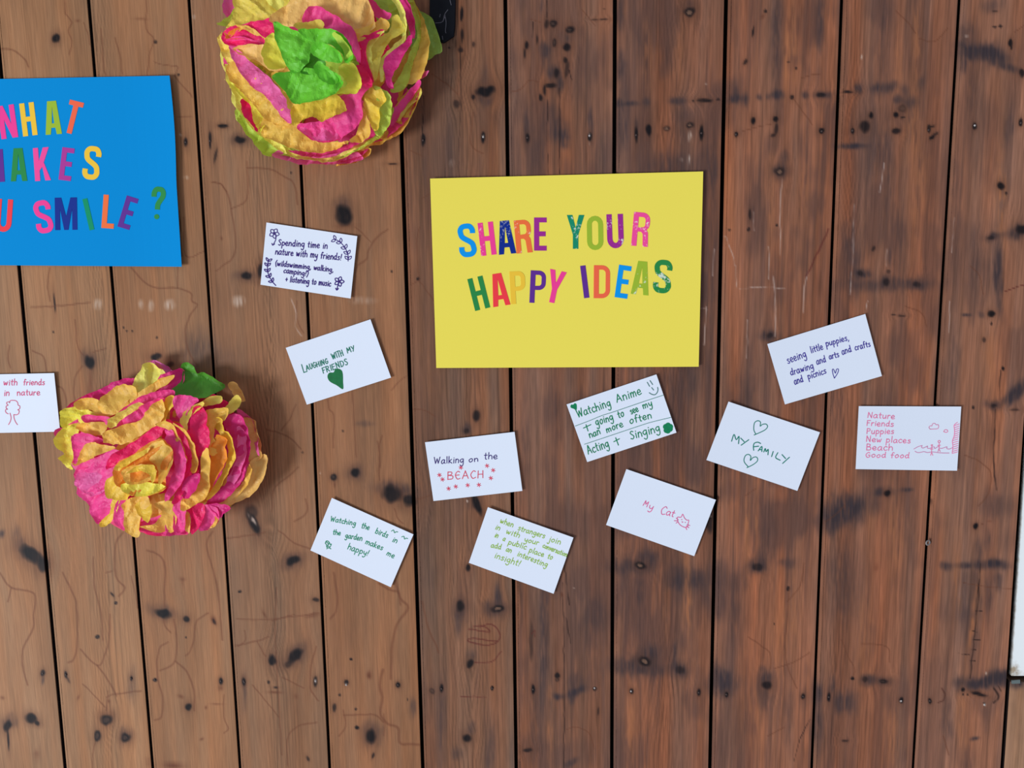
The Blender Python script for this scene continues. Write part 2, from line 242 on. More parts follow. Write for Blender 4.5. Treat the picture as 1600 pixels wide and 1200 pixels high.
 (1505,1078,3,3,0,1,'k'),(1505,1085,1.6,1.6,0,.7,'k'),(1512,1086,1.6,1.6,0,.7,'k'),(1501,1066,10,10,35,.8,'s'),(1545,1065,30,9,-12,1,'s'),(1565,1058,14,10,0,.9,'s'),(1522,1070,10,6,0,.7,'s'),(1530,1085,11,2.4,16,.9,'k'),(1525,1083,5,2,0,.8,'k'),(1538,1101,2.4,2,0,1,'p'),(1538,1098,2,1,0,.8,'k'),(1541,1052,1,2.4,0,1,'p'),(1482,1130,8,30,0,.4,'s'),(1523,1155,6,2.6,-10,.7,'s'),(1540,1120,6,20,0,.25,'s'),(1514,1190,6,22,0,.4,'s'),(1595,1066,8,8,0,.8,'s'),
 (1522,965,5,75,9,.9,'o'),(1503,1120,10,60,0,.5,'o'),(1495,900,8,60,0,.5,'o'),(1565,310,8,80,0,.7,'o'),(1545,560,12,60,0,.5,'o'),(1075,930,5,60,0,.8,'o'),(1070,880,4,40,0,.6,'o'),(1168,820,4,50,0,.8,'o'),(1182,800,3,40,0,.8,'o'),(1235,960,16,70,0,.45,'o'),(1215,1000,12,60,0,.4,'o'),
 (1238,60,9,70,0,.6,'o'),(1228,90,6,60,0,.6,'o'),(1432,50,8,70,0,.6,'o'),(1405,110,6,50,0,.5,'o'),(1425,190,14,60,0,.5,'o'),(1440,270,12,60,0,.4,'o'),(1430,330,10,60,0,.4,'o'),(1205,320,8,70,0,.5,'o'),(1140,300,8,80,0,.4,'o'),(1400,830,12,70,0,.45,'o'),(1350,1000,14,80,0,.45,'o'),(1395,1150,14,60,0,.45,'o'),(1010,90,8,60,0,.4,'o'),(1060,90,8,70,0,.35,'o'),(1450,640,10,60,0,.4,'o'),(1360,800,8,40,0,.4,'o'),(1180,1130,18,60,0,.4,'o'),(985,1140,8,60,0,.6,'o'),(860,1130,5,60,0,.6,'o'),(1040,960,6,40,0,.4,'o'),(1255,300,10,70,0,.4,'o'),
 (1518,980,10,60,0,.25,'s'),(1555,790,22,14,0,.3,'s'),(1420,800,12,50,0,.2,'s'),(1380,660,14,60,0,.3,'s'),(1310,640,10,50,0,.25,'s'),(1160,630,16,40,0,.3,'s'),(1250,600,10,60,0,.25,'s'),(1080,590,14,30,0,.4,'s'),(1110,420,8,160,1,.3,'s'),(1490,330,9,90,0,.25,'s'),(1400,380,14,90,0,.25,'s'),(1060,640,8,60,0,.3,'s'),(990,640,6,50,0,.3,'s'),(870,640,10,50,0,.3,'s'),(1175,600,8,60,0,.25,'s'),(820,700,6,70,0,.3,'s'),(1490,560,8,60,0,.25,'s'),(1530,400,18,60,0,.25,'s'),
 (840,240,14,30,0,.35,'s'),(700,260,8,60,0,.25,'s'),(910,130,20,30,0,.2,'s'),(940,240,12,30,0,.25,'s'),(1050,260,40,18,0,.45,'s'),(1110,262,10,30,0,.45,'s'),(1380,50,14,80,0,.3,'s'),(1370,240,20,50,0,.35,'s'),(1385,270,6,60,0,.3,'s'),(1520,150,14,70,0,.25,'s'),(1140,20,10,40,0,.2,'s'),(1155,120,12,60,0,.2,'s'),(320,560,50,22,0,.22,'s'),(310,540,20,20,0,.3,'s'),  # last two marks paint the shadow cast above the lower tissue flower
]
PALE_CORES = {(1001, 883), (1008, 1033), (778, 952), (1078, 18), (1219, 268), (1079, 196), (1041, 200), (929, 1076)}
# thin lines: kind, half width, points   (v brown vein, c black crack, p pale scratch, r red scratch)
LINES = [
 ('v',1.3,[(0,76),(20,78),(38,92),(45,105)]),('v',1,[(103,0),(101,18),(112,35),(106,48),(112,65),(108,85)]),('v',1,[(228,0),(229,45),(240,60),(234,85),(230,118)]),('v',1,[(272,118),(282,130),(296,145),(300,152)]),('v',1,[(158,45),(160,80),(163,110),(166,118)]),('v',.8,[(240,97),(262,102),(278,104),(272,118)]),('v',.8,[(276,182),(300,183)]),('v',1,[(180,60),(188,90),(191,116)]),('v',.8,[(130,35),(138,55),(140,70)]),('v',.8,[(330,285),(345,288),(355,300)]),
 ('v',1.3,[(387,262),(420,264),(445,276),(460,288),(465,320)]),('v',1.2,[(333,285),(348,290),(358,310),(362,330),(368,372),(366,400),(350,414),(338,423)]),('v',1.2,[(361,327),(385,312),(387,270),(386,252)]),('v',1.4,[(606,358),(588,372),(575,392),(572,405),(556,420),(555,450),(553,470)]),('v',1,[(555,355),(570,368),(580,378)]),('v',.9,[(463,470),(465,500),(475,520)]),('p',.9,[(455,466),(463,490),(462,510),(472,525)]),
 ('v',1.3,[(205,418),(225,440),(245,450),(277,450),(298,458),(300,470),(309,477),(298,490),(291,510),(291,535),(297,555),(308,570)]),('v',1.1,[(278,417),(277,450)]),('v',1.2,[(78,418),(74,440),(78,470)]),('v',1.2,[(48,480),(90,478),(140,473)]),('v',1,[(117,500),(121,540),(130,555)]),('v',1,[(165,545),(145,550)]),('v',1.2,[(128,572),(117,590),(115,612),(120,640)]),('v',1.2,[(50,548),(68,558),(72,580)]),('v',1,[(15,540),(13,560),(17,575)]),('v',1.2,[(90,604),(98,608),(103,625),(103,640)]),('c',.8,[(280,330),(284,400)]),('v',1,[(287,340),(290,400),(320,392)]),
 ('v',1.1,[(512,625),(514,640),(521,650),(521,700)]),('v',1.2,[(416,671),(440,678),(455,686),(470,702)]),('v',1,[(440,672),(452,655),(462,632)]),('v',1.2,[(425,800),(428,765),(450,745),(466,730)]),('v',1,[(650,780),(670,775),(674,768)]),('v',1,[(590,690),(593,715),(592,750)]),('v',1,[(597,680),(592,700),(594,730)]),('v',.9,[(551,610),(555,680),(556,715)]),('v',1,[(617,795),(622,810),(630,818)]),('v',.9,[(612,610),(625,595),(635,588)]),('v',.9,[(640,640),(660,640),(680,650)]),('v',1.2,[(460,815),(480,800),(478,780)]),
 ('v',1.4,[(0,895),(18,918),(50,925),(55,940),(53,960),(52,982),(38,1008),(36,1040),(43,1070)]),('v',1.4,[(98,895),(112,925),(119,945),(120,1000),(115,1030),(107,1035)]),('v',1.2,[(18,918),(12,940)]),('v',1.5,[(192,832),(181,850),(180,900),(195,918),(185,932)]),('v',1.3,[(172,960),(170,1000),(163,1025),(152,1040),(125,1015)]),('v',1.3,[(152,1040),(167,1060),(182,1088)]),('v',1.5,[(230,860),(250,868),(258,885),(257,920),(257,948)]),('v',1.3,[(256,968),(258,978),(267,988)]),('v',1.4,[(272,968),(276,1000),(274,1030),(265,1042),(250,1048)]),('v',1.3,[(262,1003),(248,1015),(246,1060),(254,1090),(252,1120),(242,1125)]),('v',1.2,[(325,958),(307,972),(303,1000),(297,1018),(290,1025)]),('v',1.4,[(274,1033),(292,1050),(303,1080),(304,1110)]),('v',1.4,[(333,830),(324,845),(325,865),(337,905),(343,945),(347,1000)]),('v',1.2,[(145,870),(148,920),(158,960),(160,1000)]),('v',1,[(165,895),(175,893)]),('v',1.2,[(166,1090),(180,1085),(220,1080)]),('v',1,[(130,1070),(155,1095),(163,1105)]),('v',1,[(350,1085),(350,1120),(357,1138),(350,1145)]),('v',1,[(148,1160),(145,1180),(144,1200)]),('v',1,[(372,1010),(384,1000),(382,985)]),('v',1,[(205,900),(212,930),(215,950)]),('v',1,[(168,1080),(166,1110)]),
 ('v',1.2,[(350,841),(380,838),(415,832)]),('v',1.2,[(435,828),(460,848),(487,858)]),('v',1.6,[(521,895),(527,930),(525,955),(516,967)]),('v',1.8,[(592,912),(610,922),(622,925),(626,945)]),('v',2,[(618,908),(626,935),(638,950),(620,975),(614,1000),(612,1015),(611,1060)]),('v',2,[(598,1047),(593,1070),(597,1090),(594,1115),(605,1130),(622,1138),(625,1160),(640,1163),(655,1164)]),('v',1.3,[(538,1118),(552,1117),(585,1117),(598,1128)]),('v',1.2,[(530,1150),(540,1135),(537,1110)]),('v',1.4,[(660,940),(668,980),(680,1005),(685,1020)]),('v',1.2,[(450,1200),(449,1155),(465,1135),(495,1128)]),('v',1.2,[(494,1010),(486,1040),(485,1075),(497,1095)]),('v',1.2,[(368,1009),(400,1002),(420,995)]),('v',1,[(395,1070),(415,1095),(435,1120)]),('v',1,[(370,967),(420,968),(498,958)]),('v',1,[(425,970),(460,960)]),('v',.9,[(600,1115),(600,1150)]),('v',1,[(432,918),(430,1000),(434,1060),(440,1180)]),('v',1,[(402,1003),(415,1025)]),('v',1,[(441,1058),(475,1075)]),
 ('r',1,[(732,983),(765,988),(755,978),(740,980)]),('r',1,[(750,980),(765,975),(778,985),(780,1000),(765,1008),(732,1003),(740,998),(778,1003)]),('r',.8,[(742,1036),(770,1033),(783,1018)]),('r',.7,[(830,990),(835,985),(836,995)]),('r',.7,[(720,1089),(760,1089)]),
 ('c',1,[(874,138),(875,200),(873,272)]),('c',.8,[(855,0),(854,28)]),('c',.7,[(856,155),(855,230),(858,275)]),('c',.8,[(719,70),(720,150),(717,250),(718,275)]),('c',.7,[(662,150),(660,210)]),('v',1,[(675,115),(700,133),(716,147)]),('v',1,[(640,235),(655,242),(660,243)]),('v',1,[(800,144),(815,138),(825,127),(840,128)]),('v',.8,[(830,30),(845,35)]),('v',1,[(740,175),(735,225),(755,240)]),('c',.6,[(833,35),(832,60)]),('c',.7,[(890,110),(893,125)]),('v',.8,[(910,15),(930,40)]),
 ('c',.9,[(880,868),(884,900),(890,945)]),('c',.9,[(884,965),(888,985),(891,1005)]),('c',.8,[(879,910),(881,1000),(882,1100),(881,1200)]),('v',.8,[(885,1140),(900,1136),(920,1145),(928,1170)]),
 ('p',1,[(1222,280),(1219,340),(1219,398)]),('p',.8,[(1150,415),(1151,449)]),('p',.8,[(1155,451),(1190,449),(1226,451)]),('p',1.2,[(1208,432),(1211,470),(1211,525)]),('p',.8,[(1202,385),(1200,436)]),('p',1,[(1262,425),(1257,450),(1256,488)]),('p',.8,[(1168,500),(1167,560)]),('p',.9,[(1135,370),(1145,400),(1148,415)]),('r',1.2,[(1294,358),(1280,390),(1268,415),(1259,432)]),('p',.8,[(1335,320),(1332,400),(1328,460)]),('p',.9,[(1491,340),(1487,395)]),('p',1,[(1104,480),(1100,540)]),('p',.7,[(1093,483),(1105,483)]),('p',.9,[(1116,390),(1113,430)]),('p',.8,[(1177,330),(1178,360)]),('p',.8,[(1385,390),(1384,415)]),('p',.7,[(1356,470),(1350,500)]),('p',.8,[(1484,470),(1483,520)]),('p',.8,[(1381,255),(1375,300)]),
 ('v',.9,[(1252,122),(1265,118),(1280,115)]),('v',.9,[(1240,155),(1255,175),(1270,195)]),('v',.8,[(1160,205),(1185,198),(1205,195)]),('v',1,[(1400,18),(1420,38),(1430,52)]),('v',1,[(1435,60),(1460,65),(1480,45)]),('v',.8,[(1585,50),(1600,40)]),('v',.9,[(1516,415),(1530,430),(1536,460)]),('v',1,[(1415,478),(1440,490),(1447,510)]),('r',.8,[(1570,455),(1600,445)]),('c',1,[(1563,578),(1562,625)]),('c',1.2,[(1556,640),(1553,700),(1553,735),(1557,765)]),('v',1,[(1507,712),(1530,720),(1548,740),(1545,770),(1530,790)]),('c',.8,[(1532,880),(1530,930),(1526,960)]),('c',.9,[(1530,905),(1526,960),(1521,1010),(1516,1060)]),('c',.6,[(1524,954),(1535,955)]),('c',.6,[(1519,986),(1526,988)]),('c',.6,[(1520,1000),(1532,1001)]),('c',.6,[(1517,1015),(1525,1016)]),('c',.6,[(1516,1032),(1524,1033)]),('c',.6,[(1498,1021),(1515,1023)]),('v',.8,[(1505,910),(1540,917),(1585,920)]),
 ('c',.8,[(1565,1080),(1560,1072)]),('c',1.5,[(1553,1076),(1560,1085),(1560,1092),(1553,1098)]),('b',1.2,[(1471,1076),(1476,1085),(1474,1094),(1466,1098)]),('v',1,[(1473,1150),(1478,1165),(1482,1180)]),
 ('v',1,[(1170,995),(1190,1010),(1203,1020),(1204,1045)]),('v',1,[(1232,920),(1230,970),(1226,1010),(1230,1040),(1245,1075)]),('v',.9,[(1230,940),(1250,915),(1256,880)]),('v',.9,[(1210,1045),(1240,1035),(1265,1020)]),('c',.7,[(1265,1125),(1250,1155),(1240,1190)]),('v',.9,[(1315,1000),(1325,1025),(1335,1045),(1333,1058)]),('v',.9,[(1345,1005),(1385,1010),(1390,1035)]),('v',.9,[(1200,1150),(1225,1137)]),('v',1,[(1285,820),(1310,800),(1320,790)]),('v',.9,[(1165,775),(1180,765)]),('c',.7,[(1455,780),(1450,840)]),
 ('v',.9,[(655,355),(651,380),(654,436),(660,445),(678,470)]),('v',.8,[(660,310),(672,303)]),('v',.8,[(643,445),(655,437)]),
]
# boards whose growth rings run up the middle in pointed arches: (px x at top, px x at bottom, half width)
HEARTS = [(388, 445, 26), (716, 740, 34), (1062, 1040, 32), (150, 175, 26), (415, 432, 10), (1340, 1300, 20)]

def wall_field(PX, PY, U, Vv, pid):
    base, con, grey = PLANKS[pid]
    c = np.empty(PX.shape + (3,)); c[:] = np.array(base, float)
    # sideways bend of the grain round the knots
    G = U + 5 * (fbm(U * .012 + 9 * pid, Vv * .0035, 3) - .5)
    lo, hi = PX.min() - 40, PX.max() + 40
    near = [k for k in MARKS if lo < k[0] < hi]
    for x, y, rx, ry, a, s, kd in near:
        if kd in 'kg' and max(rx, ry) >= 5:
            q = np.exp(-(((PX - x) / (2.6 * rx)) ** 2 + ((PY - y) / (4.5 * ry)) ** 2))
            G = G - (PX - x) * .75 * q
    streak = fbm(G * .075 + 31 * pid, Vv * .0022, 5, 3) - .5
    fine = fbm(G * .42 + 11 * pid, Vv * .010, 8, 3) - .5
    thin = np.clip(fbm(G * .30 + 5 * pid, Vv * .004, 15, 2) - .60, 0, 1)
    broad = fbm(G * .02 + 3 * pid, Vv * .004, 21, 2) - .5
    dash = fbm(G * .55 + 3 * pid, Vv * .035, 19, 2) - .5
    mul = 1 + con * 1.5 * streak + con * 1.5 * fine + con * 1.3 * dash + .20 * broad - (.5 if grey > .1 else .18) * thin
    for xt, xb, hw in HEARTS:
        xc = xt + (xb - xt) * PY / 1200
        if not ((xc > PX.min()) & (xc < PX.max())).any(): continue
        e = np.exp(-((PX - xc) / hw) ** 2)
        ph = np.abs(G - U + PX - xc) * .17 + 7.0 * fbm(PX * .01, PY * .0042, 77 + xt, 2) + PY * .004
        mul = mul - .16 * e * np.clip(np.sin(ph * 6.283) * 1.4 - .3, 0, 1)
    c *= mul[..., None]
    warm = (fbm(G * .05 + 5 * pid, Vv * .003, 41, 2) - .5)
    c *= 1 + warm[..., None] * np.array([.10, -.03, -.16]) * (1.6 if grey > .1 else .8)
    if grey > 0:
        g1 = fbm(G * .05 + 7 * pid, Vv * .0042, 51, 3); g2 = fbm(G * .3, Vv * .006, 61, 2)
        m = np.clip((g1 * .75 + g2 * .35 - .53) * 4.2, 0, 1) * grey * 1.25
        blot = np.clip((fbm(PX * .022 + 4 * pid, PY * .011, 71, 3) + .25 * (g2 - .5) - .52) * 5, 0, 1) * min(grey * 1.5, .5)
        m = np.maximum(m, blot)
        c = c * (1 - m[..., None]) + np.array([72, 55, 56]) * m[..., None]
    #
    # marks
    wx = (fbm(PX * .11, PY * .06, 91, 2) - .5) * 5; wy = (fbm(PX * .10, PY * .07, 92, 2) - .5) * 7
    wn = fbm(PX * .35, PY * .05, 93, 2)
    COL = dict(k=(22, 18, 21), s=(56, 48, 54), b=(92, 52, 38), g=(28, 22, 24), p=(196, 178, 170), o=(168, 108, 74))
    rows = PY.mean(1)
    def rowspan(y, r):
        i0, i1 = np.searchsorted(rows, [y - r, y + r]); return slice(max(i0 - 2, 0), i1 + 2)
    order = dict(s=0, b=1, k=2, g=3, p=4, o=.5)
    for x, y, rx, ry, a, s, kd in sorted(near, key=lambda k: order[k[6]]):
        R = 3.2 * max(rx, ry) + 8; sl = rowspan(y, R)
        if sl.start >= sl.stop: continue
        px = PX[sl] - x; py = PY[sl] - y
        if px.min() > R or px.max() < -R: continue
        if kd in 'sbo': px = px + wx[sl] * min(1.2, rx / 6); py = py + wy[sl] * min(2, ry / 6)
        else: px = px + wx[sl] * min(1.0, rx / 7); py = py + wy[sl] * min(1.1, ry / 7)
        t = math.radians(a); ca, sa = math.cos(t), math.sin(t)
        u = (px * ca + py * sa) / rx; w = (-px * sa + py * ca) / ry
        r = np.sqrt(u * u + w * w)
        if kd == 's': m = np.exp(-(r / 1.28) ** 2.6) * min(s * 1.2, 1) * np.clip(.42 + 1.25 * (wn[sl] - .12), .3, 1.1)
        elif kd == 'b': m = np.exp(-(r / 1.0) ** 2) * s
        elif kd == 'p': m = np.clip(1.5 - r, 0, 1) * s * np.clip(wn[sl] * 2.2 - .35, 0, 1)
        elif kd == 'o': m = np.exp(-(r / 1.0) ** 2) * s * np.clip(wn[sl] * 2.4 - .5, 0, 1)
        else: m = np.clip((1.34 - r) / .62, 0, 1) * s * np.clip(.72 + .6 * wn[sl], 0, 1)
        m = np.clip(m, 0, 1)[..., None]
        if kd in 'kg' and max(rx, ry) >= 4:           # brown halo about a knot
            h = np.clip(np.exp(-(r / 1.9) ** 2) * .5 * s, 0, 1)[..., None]
            c[sl] = c[sl] * (1 - h) + np.array([84, 54, 42]) * h
        c[sl] = c[sl] * (1 - m) + np.array(COL[kd]) * m
        if kd == 'g':
            m = np.clip((.72 - np.sqrt(((u + .1) * 1.15) ** 2 + (w * 1.3) ** 2)) / .25, 0, 1)[..., None] * (.85 if (round(x), round(y)) in PALE_CORES else .35)
            c[sl] = c[sl] * (1 - m) + np.array([118, 90, 76]) * m
    LC = dict(v=((98, 58, 42), .5), c=(( 44, 30, 28), .85), p=((188, 168, 164), .6), r=((88, 40, 36), .75), b=((80, 48, 40), .7))
    for kd, hw, pts in LINES:
        P = np.array(pts, float)
        if P[:, 0].max() < lo or P[:, 0].min() > hi: continue
        P = smooth_path(pts, 4)
        dm = None; y0, y1 = P[:, 1].min() - 6, P[:, 1].max() + 6
        sl = rowspan((y0 + y1) / 2, (y1 - y0) / 2)
        px = PX[sl] + wx[sl] * .45; py = PY[sl] + wy[sl] * .3
        if px.size == 0: continue
        dm = np.full(px.shape, 99.)
        for a, b in zip(P[:-1], P[1:]):
            ab = b - a; L2 = max(ab @ ab, 1e-6)
            t = np.clip(((px - a[0]) * ab[0] + (py - a[1]) * ab[1]) / L2, 0, 1)
            dm = np.minimum(dm, np.hypot(px - a[0] - t * ab[0], py - a[1] - t * ab[1]))
        col, s = LC[kd]
        m = np.clip(1.25 - dm / (hw * 1.25), 0, 1) * s
        if kd in 'pc': m = m * np.clip(wn[sl] * 2.0 - .1, .25, 1)
        m = m[..., None]
        c[sl] = c[sl] * (1 - m) + np.array(col) * m
    return c

def wood_material():
    m = bpy.data.materials.new('old varnished boards'); m.use_nodes = True
    nt = m.node_tree; N = nt.nodes; L = nt.links; b = N['Principled BSDF']
    at_ = N.new('ShaderNodeAttribute'); at_.attribute_name = 'Col'
    tc = N.new('ShaderNodeTexCoord'); mp = N.new('ShaderNodeMapping'); mp.inputs['Scale'].default_value = (520, 520, 9)
    L.new(tc.outputs['Object'], mp.inputs['Vector'])
    n = N.new('ShaderNodeTexNoise'); n.inputs['Scale'].default_value = 1; n.inputs['Detail'].default_value = 4; n.inputs['Distortion'].default_value = .3
    L.new(mp.outputs[0], n.inputs['Vector'])
    mr = N.new('ShaderNodeMapRange'); mr.inputs[1].default_value = .25; mr.inputs[2].default_value = .75; mr.inputs[3].default_value = .86; mr.inputs[4].default_value = 1.14
    L.new(n.outputs['Fac'], mr.inputs[0])
    mx = N.new('ShaderNodeMix'); mx.data_type = 'RGBA'; mx.blend_type = 'MULTIPLY'; mx.inputs[0].default_value = 1
    L.new(at_.outputs['Color'], mx.inputs[6]); mp2 = N.new('ShaderNodeMapping'); mp2.inputs['Scale'].default_value = (1250, 1250, 26); L.new(tc.outputs['Object'], mp2.inputs['Vector'])
    n2 = N.new('ShaderNodeTexNoise'); n2.inputs['Scale'].default_value = 1; n2.inputs['Detail'].default_value = 2; L.new(mp2.outputs[0], n2.inputs['Vector'])
    mr2 = N.new('ShaderNodeMapRange'); mr2.inputs[1].default_value = .3; mr2.inputs[2].default_value = .62; mr2.inputs[3].default_value = .86; mr2.inputs[4].default_value = 1.06; L.new(n2.outputs['Fac'], mr2.inputs[0])
    pr = N.new('ShaderNodeMath'); pr.operation = 'MULTIPLY'; L.new(mr.outputs[0], pr.inputs[0]); L.new(mr2.outputs[0], pr.inputs[1])
    L.new(pr.outputs[0], mx.inputs[7]); L.new(mx.outputs[2], b.inputs['Base Color'])
    b.inputs['Roughness'].default_value = .6; b.inputs['Specular IOR Level'].default_value = .12
    bp = N.new('ShaderNodeBump'); bp.inputs['Strength'].default_value = .25; bp.inputs['Distance'].default_value = .0006
    L.new(n.outputs['Fac'], bp.inputs['Height']); L.new(bp.outputs[0], b.inputs['Normal'])
    return m
WOOD = wood_material()

def build_wall():
    ZT = at(800, -330)[2]; ZB = at(800, 1560)[2]
    zf = np.arange(at(800, -12)[2], at(800, 1212)[2], -.0021)
    Z = np.concatenate([np.arange(ZT, zf[0] + .006, -.012), zf, np.arange(zf[-1] - .012, ZB, -.012)])
    z0, z1 = at(0, 0)[2], at(0, 1200)[2]
    lines = []
    for xt, xb, g in SEAMS:
        a, b = at(xt, 0), at(xb, 1200)
        k = (b[0] - a[0]) / (b[2] - a[2]); lines.append((a[0] - k * a[2], k, g / 1000))
    first = (lines[0][0] - .135, lines[0][1], .0024)
    lines = [(first[0] - .135 * k, first[1], .0024) for k in (3, 2, 1)] + [first] + lines
    VV = []; FF = []; CC = []; off = 0
    def grid(XX, YY, ZZ, pid, ends=()):
        nonlocal off
        nz, nx = XX.shape
        P = np.stack([XX, YY, ZZ], -1)
        PX, PY = seen(np.stack([XX, np.zeros_like(YY), ZZ], -1))
        col = wall_field(PX, PY, XX * 1000, -ZZ * 1000, pid)
        for e_ in ends: col[:, e_] = (34, 27, 28)      # shade of the gaps, painted dark onto the joint faces
        idx = np.arange(nz * nx).reshape(nz, nx) + off
        q = np.stack([idx[:-1, :-1], idx[1:, :-1], idx[1:, 1:], idx[:-1, 1:]], -1).reshape(-1, 4)
        VV.append(P.reshape(-1, 3)); FF.append(q); CC.append(col.reshape(-1, 3)); off += nz * nx
    for i in range(len(lines)):
        a0, k0, g0 = lines[i]
        last = i == len(lines) - 1
        if last:
            a1, k1, g1 = a0 + .30, k0, .003
            zz = Z[Z < at(1578, 1064)[2]]; pid = 11
        else:
            a1, k1, g1 = lines[i + 1]; zz = Z; pid = min(max(i - 3, 0), 10)
        outside = i <= 2
        n = 14 if outside else int(.142 / (.0024 if last else .00155))
        t = np.linspace(0, 1, n); t[1] = max(t[1], .028)
        xl = a0 + k0 * zz + g0; xr = a1 + k1 * zz - g1
        XX = xl[:, None] + (xr - xl)[:, None] * t[None]
        ZZ = np.repeat(zz[:, None], n, 1)
        cup = RNG.uniform(-.0004, .0006); lean = RNG.uniform(-.0005, .0005)
        YY = np.full_like(XX, 0) + cup + lean * (t[None] - .5)
        def rim(x, y, s):
            return x + s, y
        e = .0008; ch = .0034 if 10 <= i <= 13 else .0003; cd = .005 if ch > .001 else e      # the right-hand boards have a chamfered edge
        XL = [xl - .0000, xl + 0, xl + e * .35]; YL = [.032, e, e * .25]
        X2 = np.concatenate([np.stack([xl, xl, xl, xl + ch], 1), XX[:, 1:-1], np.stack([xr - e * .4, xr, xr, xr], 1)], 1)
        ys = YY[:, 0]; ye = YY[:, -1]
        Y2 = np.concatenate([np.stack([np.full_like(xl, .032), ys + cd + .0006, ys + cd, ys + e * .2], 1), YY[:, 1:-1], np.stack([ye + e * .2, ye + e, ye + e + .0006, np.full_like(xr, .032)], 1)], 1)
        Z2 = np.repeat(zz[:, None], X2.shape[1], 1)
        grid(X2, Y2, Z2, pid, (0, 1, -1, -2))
        if last:                            # sawn top end of the short board under the white panel
            nz = 2; tx = X2[0]; ty = Y2[0]
            VVt = np.stack([np.concatenate([tx, tx]), np.concatenate([ty, np.full_like(tx, .032)]), np.full(2 * len(tx), zz[0])], 1)
            m_ = len(tx); qs = np.array([(j + off, j + 1 + off, m_ + j + 1 + off, m_ + j + off) for j in range(m_ - 1)])
            VV.append(VVt); FF.append(qs); CC.append(np.tile(np.array([90., 70, 60]), (2 * m_, 1))); off += 2 * m_
    # dark backing sheet behind the joints, coloured for the shade in the gaps
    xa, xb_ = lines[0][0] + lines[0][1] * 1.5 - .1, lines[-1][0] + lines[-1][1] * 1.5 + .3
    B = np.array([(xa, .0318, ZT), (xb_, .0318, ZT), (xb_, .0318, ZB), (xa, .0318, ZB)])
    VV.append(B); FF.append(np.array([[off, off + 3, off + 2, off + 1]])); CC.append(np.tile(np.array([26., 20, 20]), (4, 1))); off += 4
    V = np.concatenate(VV); Q = np.concatenate(FF); col = np.concatenate(CC)
    me = bpy.data.meshes.new('wall_back')
    me.vertices.add(len(V)); me.vertices.foreach_set('co', V.astype(np.float32).ravel())
    me.loops.add(Q.size); me.loops.foreach_set('vertex_index', Q.astype(np.int32).ravel())
    me.polygons.add(len(Q)); me.polygons.foreach_set('loop_start', np.arange(0, Q.size, 4, dtype=np.int32))
    me.polygons.foreach_set('use_smooth', np.zeros(len(Q), bool))
    me.update(calc_edges=True); me.validate()
    ca = me.color_attributes.new('Col', 'FLOAT_COLOR', 'POINT')
    rgba = np.ones((len(V), 4), np.float32); rgba[:, :3] = alb(np.clip(col, 4, 250)); ca.data.foreach_set('color', rgba.ravel())
    me.materials.append(WOOD)
    o = bpy.data.objects.new('wall_back', me); C.objects.link(o)
    tag(o, 'old varnished wall of upright wooden boards', 'wall', kind='structure')
    return o
WALL = build_wall()

# nails and screws driven into the boards
RUST = mat('rusty nail', (58, 44, 42), .6, .4); STEEL = mat('steel screw', (176, 172, 176), .35, .6)
def nail(px, py, r, m, name):
    n = 10; c = at(px, py, .0)
    V = []
    for rr, hh in ((r, .0001), (r * .9, .0007), (r * .4, .0011)):
        for k in range(n):
            a = 2 * math.pi * k / n
            V.append((c[0] + rr * math.cos(a), -hh, c[2] + rr * math.sin(a)))
    Fc = [(i * n + k, i * n + (k + 1) % n, (i + 1) * n + (k + 1) % n, (i + 1) * n + k) for i in range(2) for k in range(n)]
    Fc.append(tuple(range(2 * n, 3 * n)))
    return build(name, V, Fc, m, WALL, smooth=True)
for px, py in [(290, 222), (328, 220), (661, 219), (824, 215), (994, 211), (1096, 208), (1150, 210), (1284, 205), (1332, 204), (1451, 203), (1595, 192), (67, 1052), (103, 1054), (205, 1060), (242, 1062), (345, 1064), (381, 1064), (382, 1066), (622, 1070), (690, 1076), (769, 1075), (833, 1077), (1092, 1082), (1135, 1085), (1255, 1088), (1295, 1089), (1453, 1095)]:
    nail(px, py, .0018, RUST, 'nail')
for px, py in [(755, 214), (921, 212), (1523, 196), (493, 1064), (541, 1070), (929, 1075), (986, 1080), (1408, 1095), (1538, 1101)]:
    tag(nail(px, py, .0015, STEEL, 'screw'), 'bright steel screw head')
# ------------------------------------------------------------------ iron strap and white panel
IRON = mat('black iron', (10, 12, 20), .5, .15, bump=.3, bump_scale=90, var=.2, var_scale=60)
def slab(name, pts, h0, h1, m, parent=None, bev=.0):
    P = [at(x, y, h1) for x, y in pts]; Q = [p + np.array([0, h1 - h0, 0]) for p in P]
    n = len(pts); c = np.mean(P, 0)
    R = [p + (c - p) * bev + np.array([0, 0, 0]) for p in P]
    S = [p + np.array([0, (h1 - h0) * .25, 0]) for p in P]
    V = Q + S + R
    Fc = [tuple(range(2 * n, 3 * n)), tuple(range(n))[::-1]]
    for b in (0, n):
        Fc += [(b + i, b + n + i, b + n + (i + 1) % n, b + (i + 1) % n) for i in range(n)]
    o = build(name, V, Fc, m, parent)
    bm = bmesh.new(); bm.from_mesh(o.data); bmesh.ops.recalc_face_normals(bm, faces=bm.faces); bm.to_mesh(o.data); bm.free()
    return o
strap = slab('hinge_strap', [(671, -320), (671, 40), (673, 60), (692, 66.5), (695, 65.5), (709, 56), (711, 40), (717, -320)], .0002, .0045, IRON, bev=.03)
tag(strap, 'black iron hinge strap with angled end at the top edge above the yellow poster', 'hinge')
WEB = mat('cobweb', (92, 92, 104), .9, .1)
V = []; Fc = []
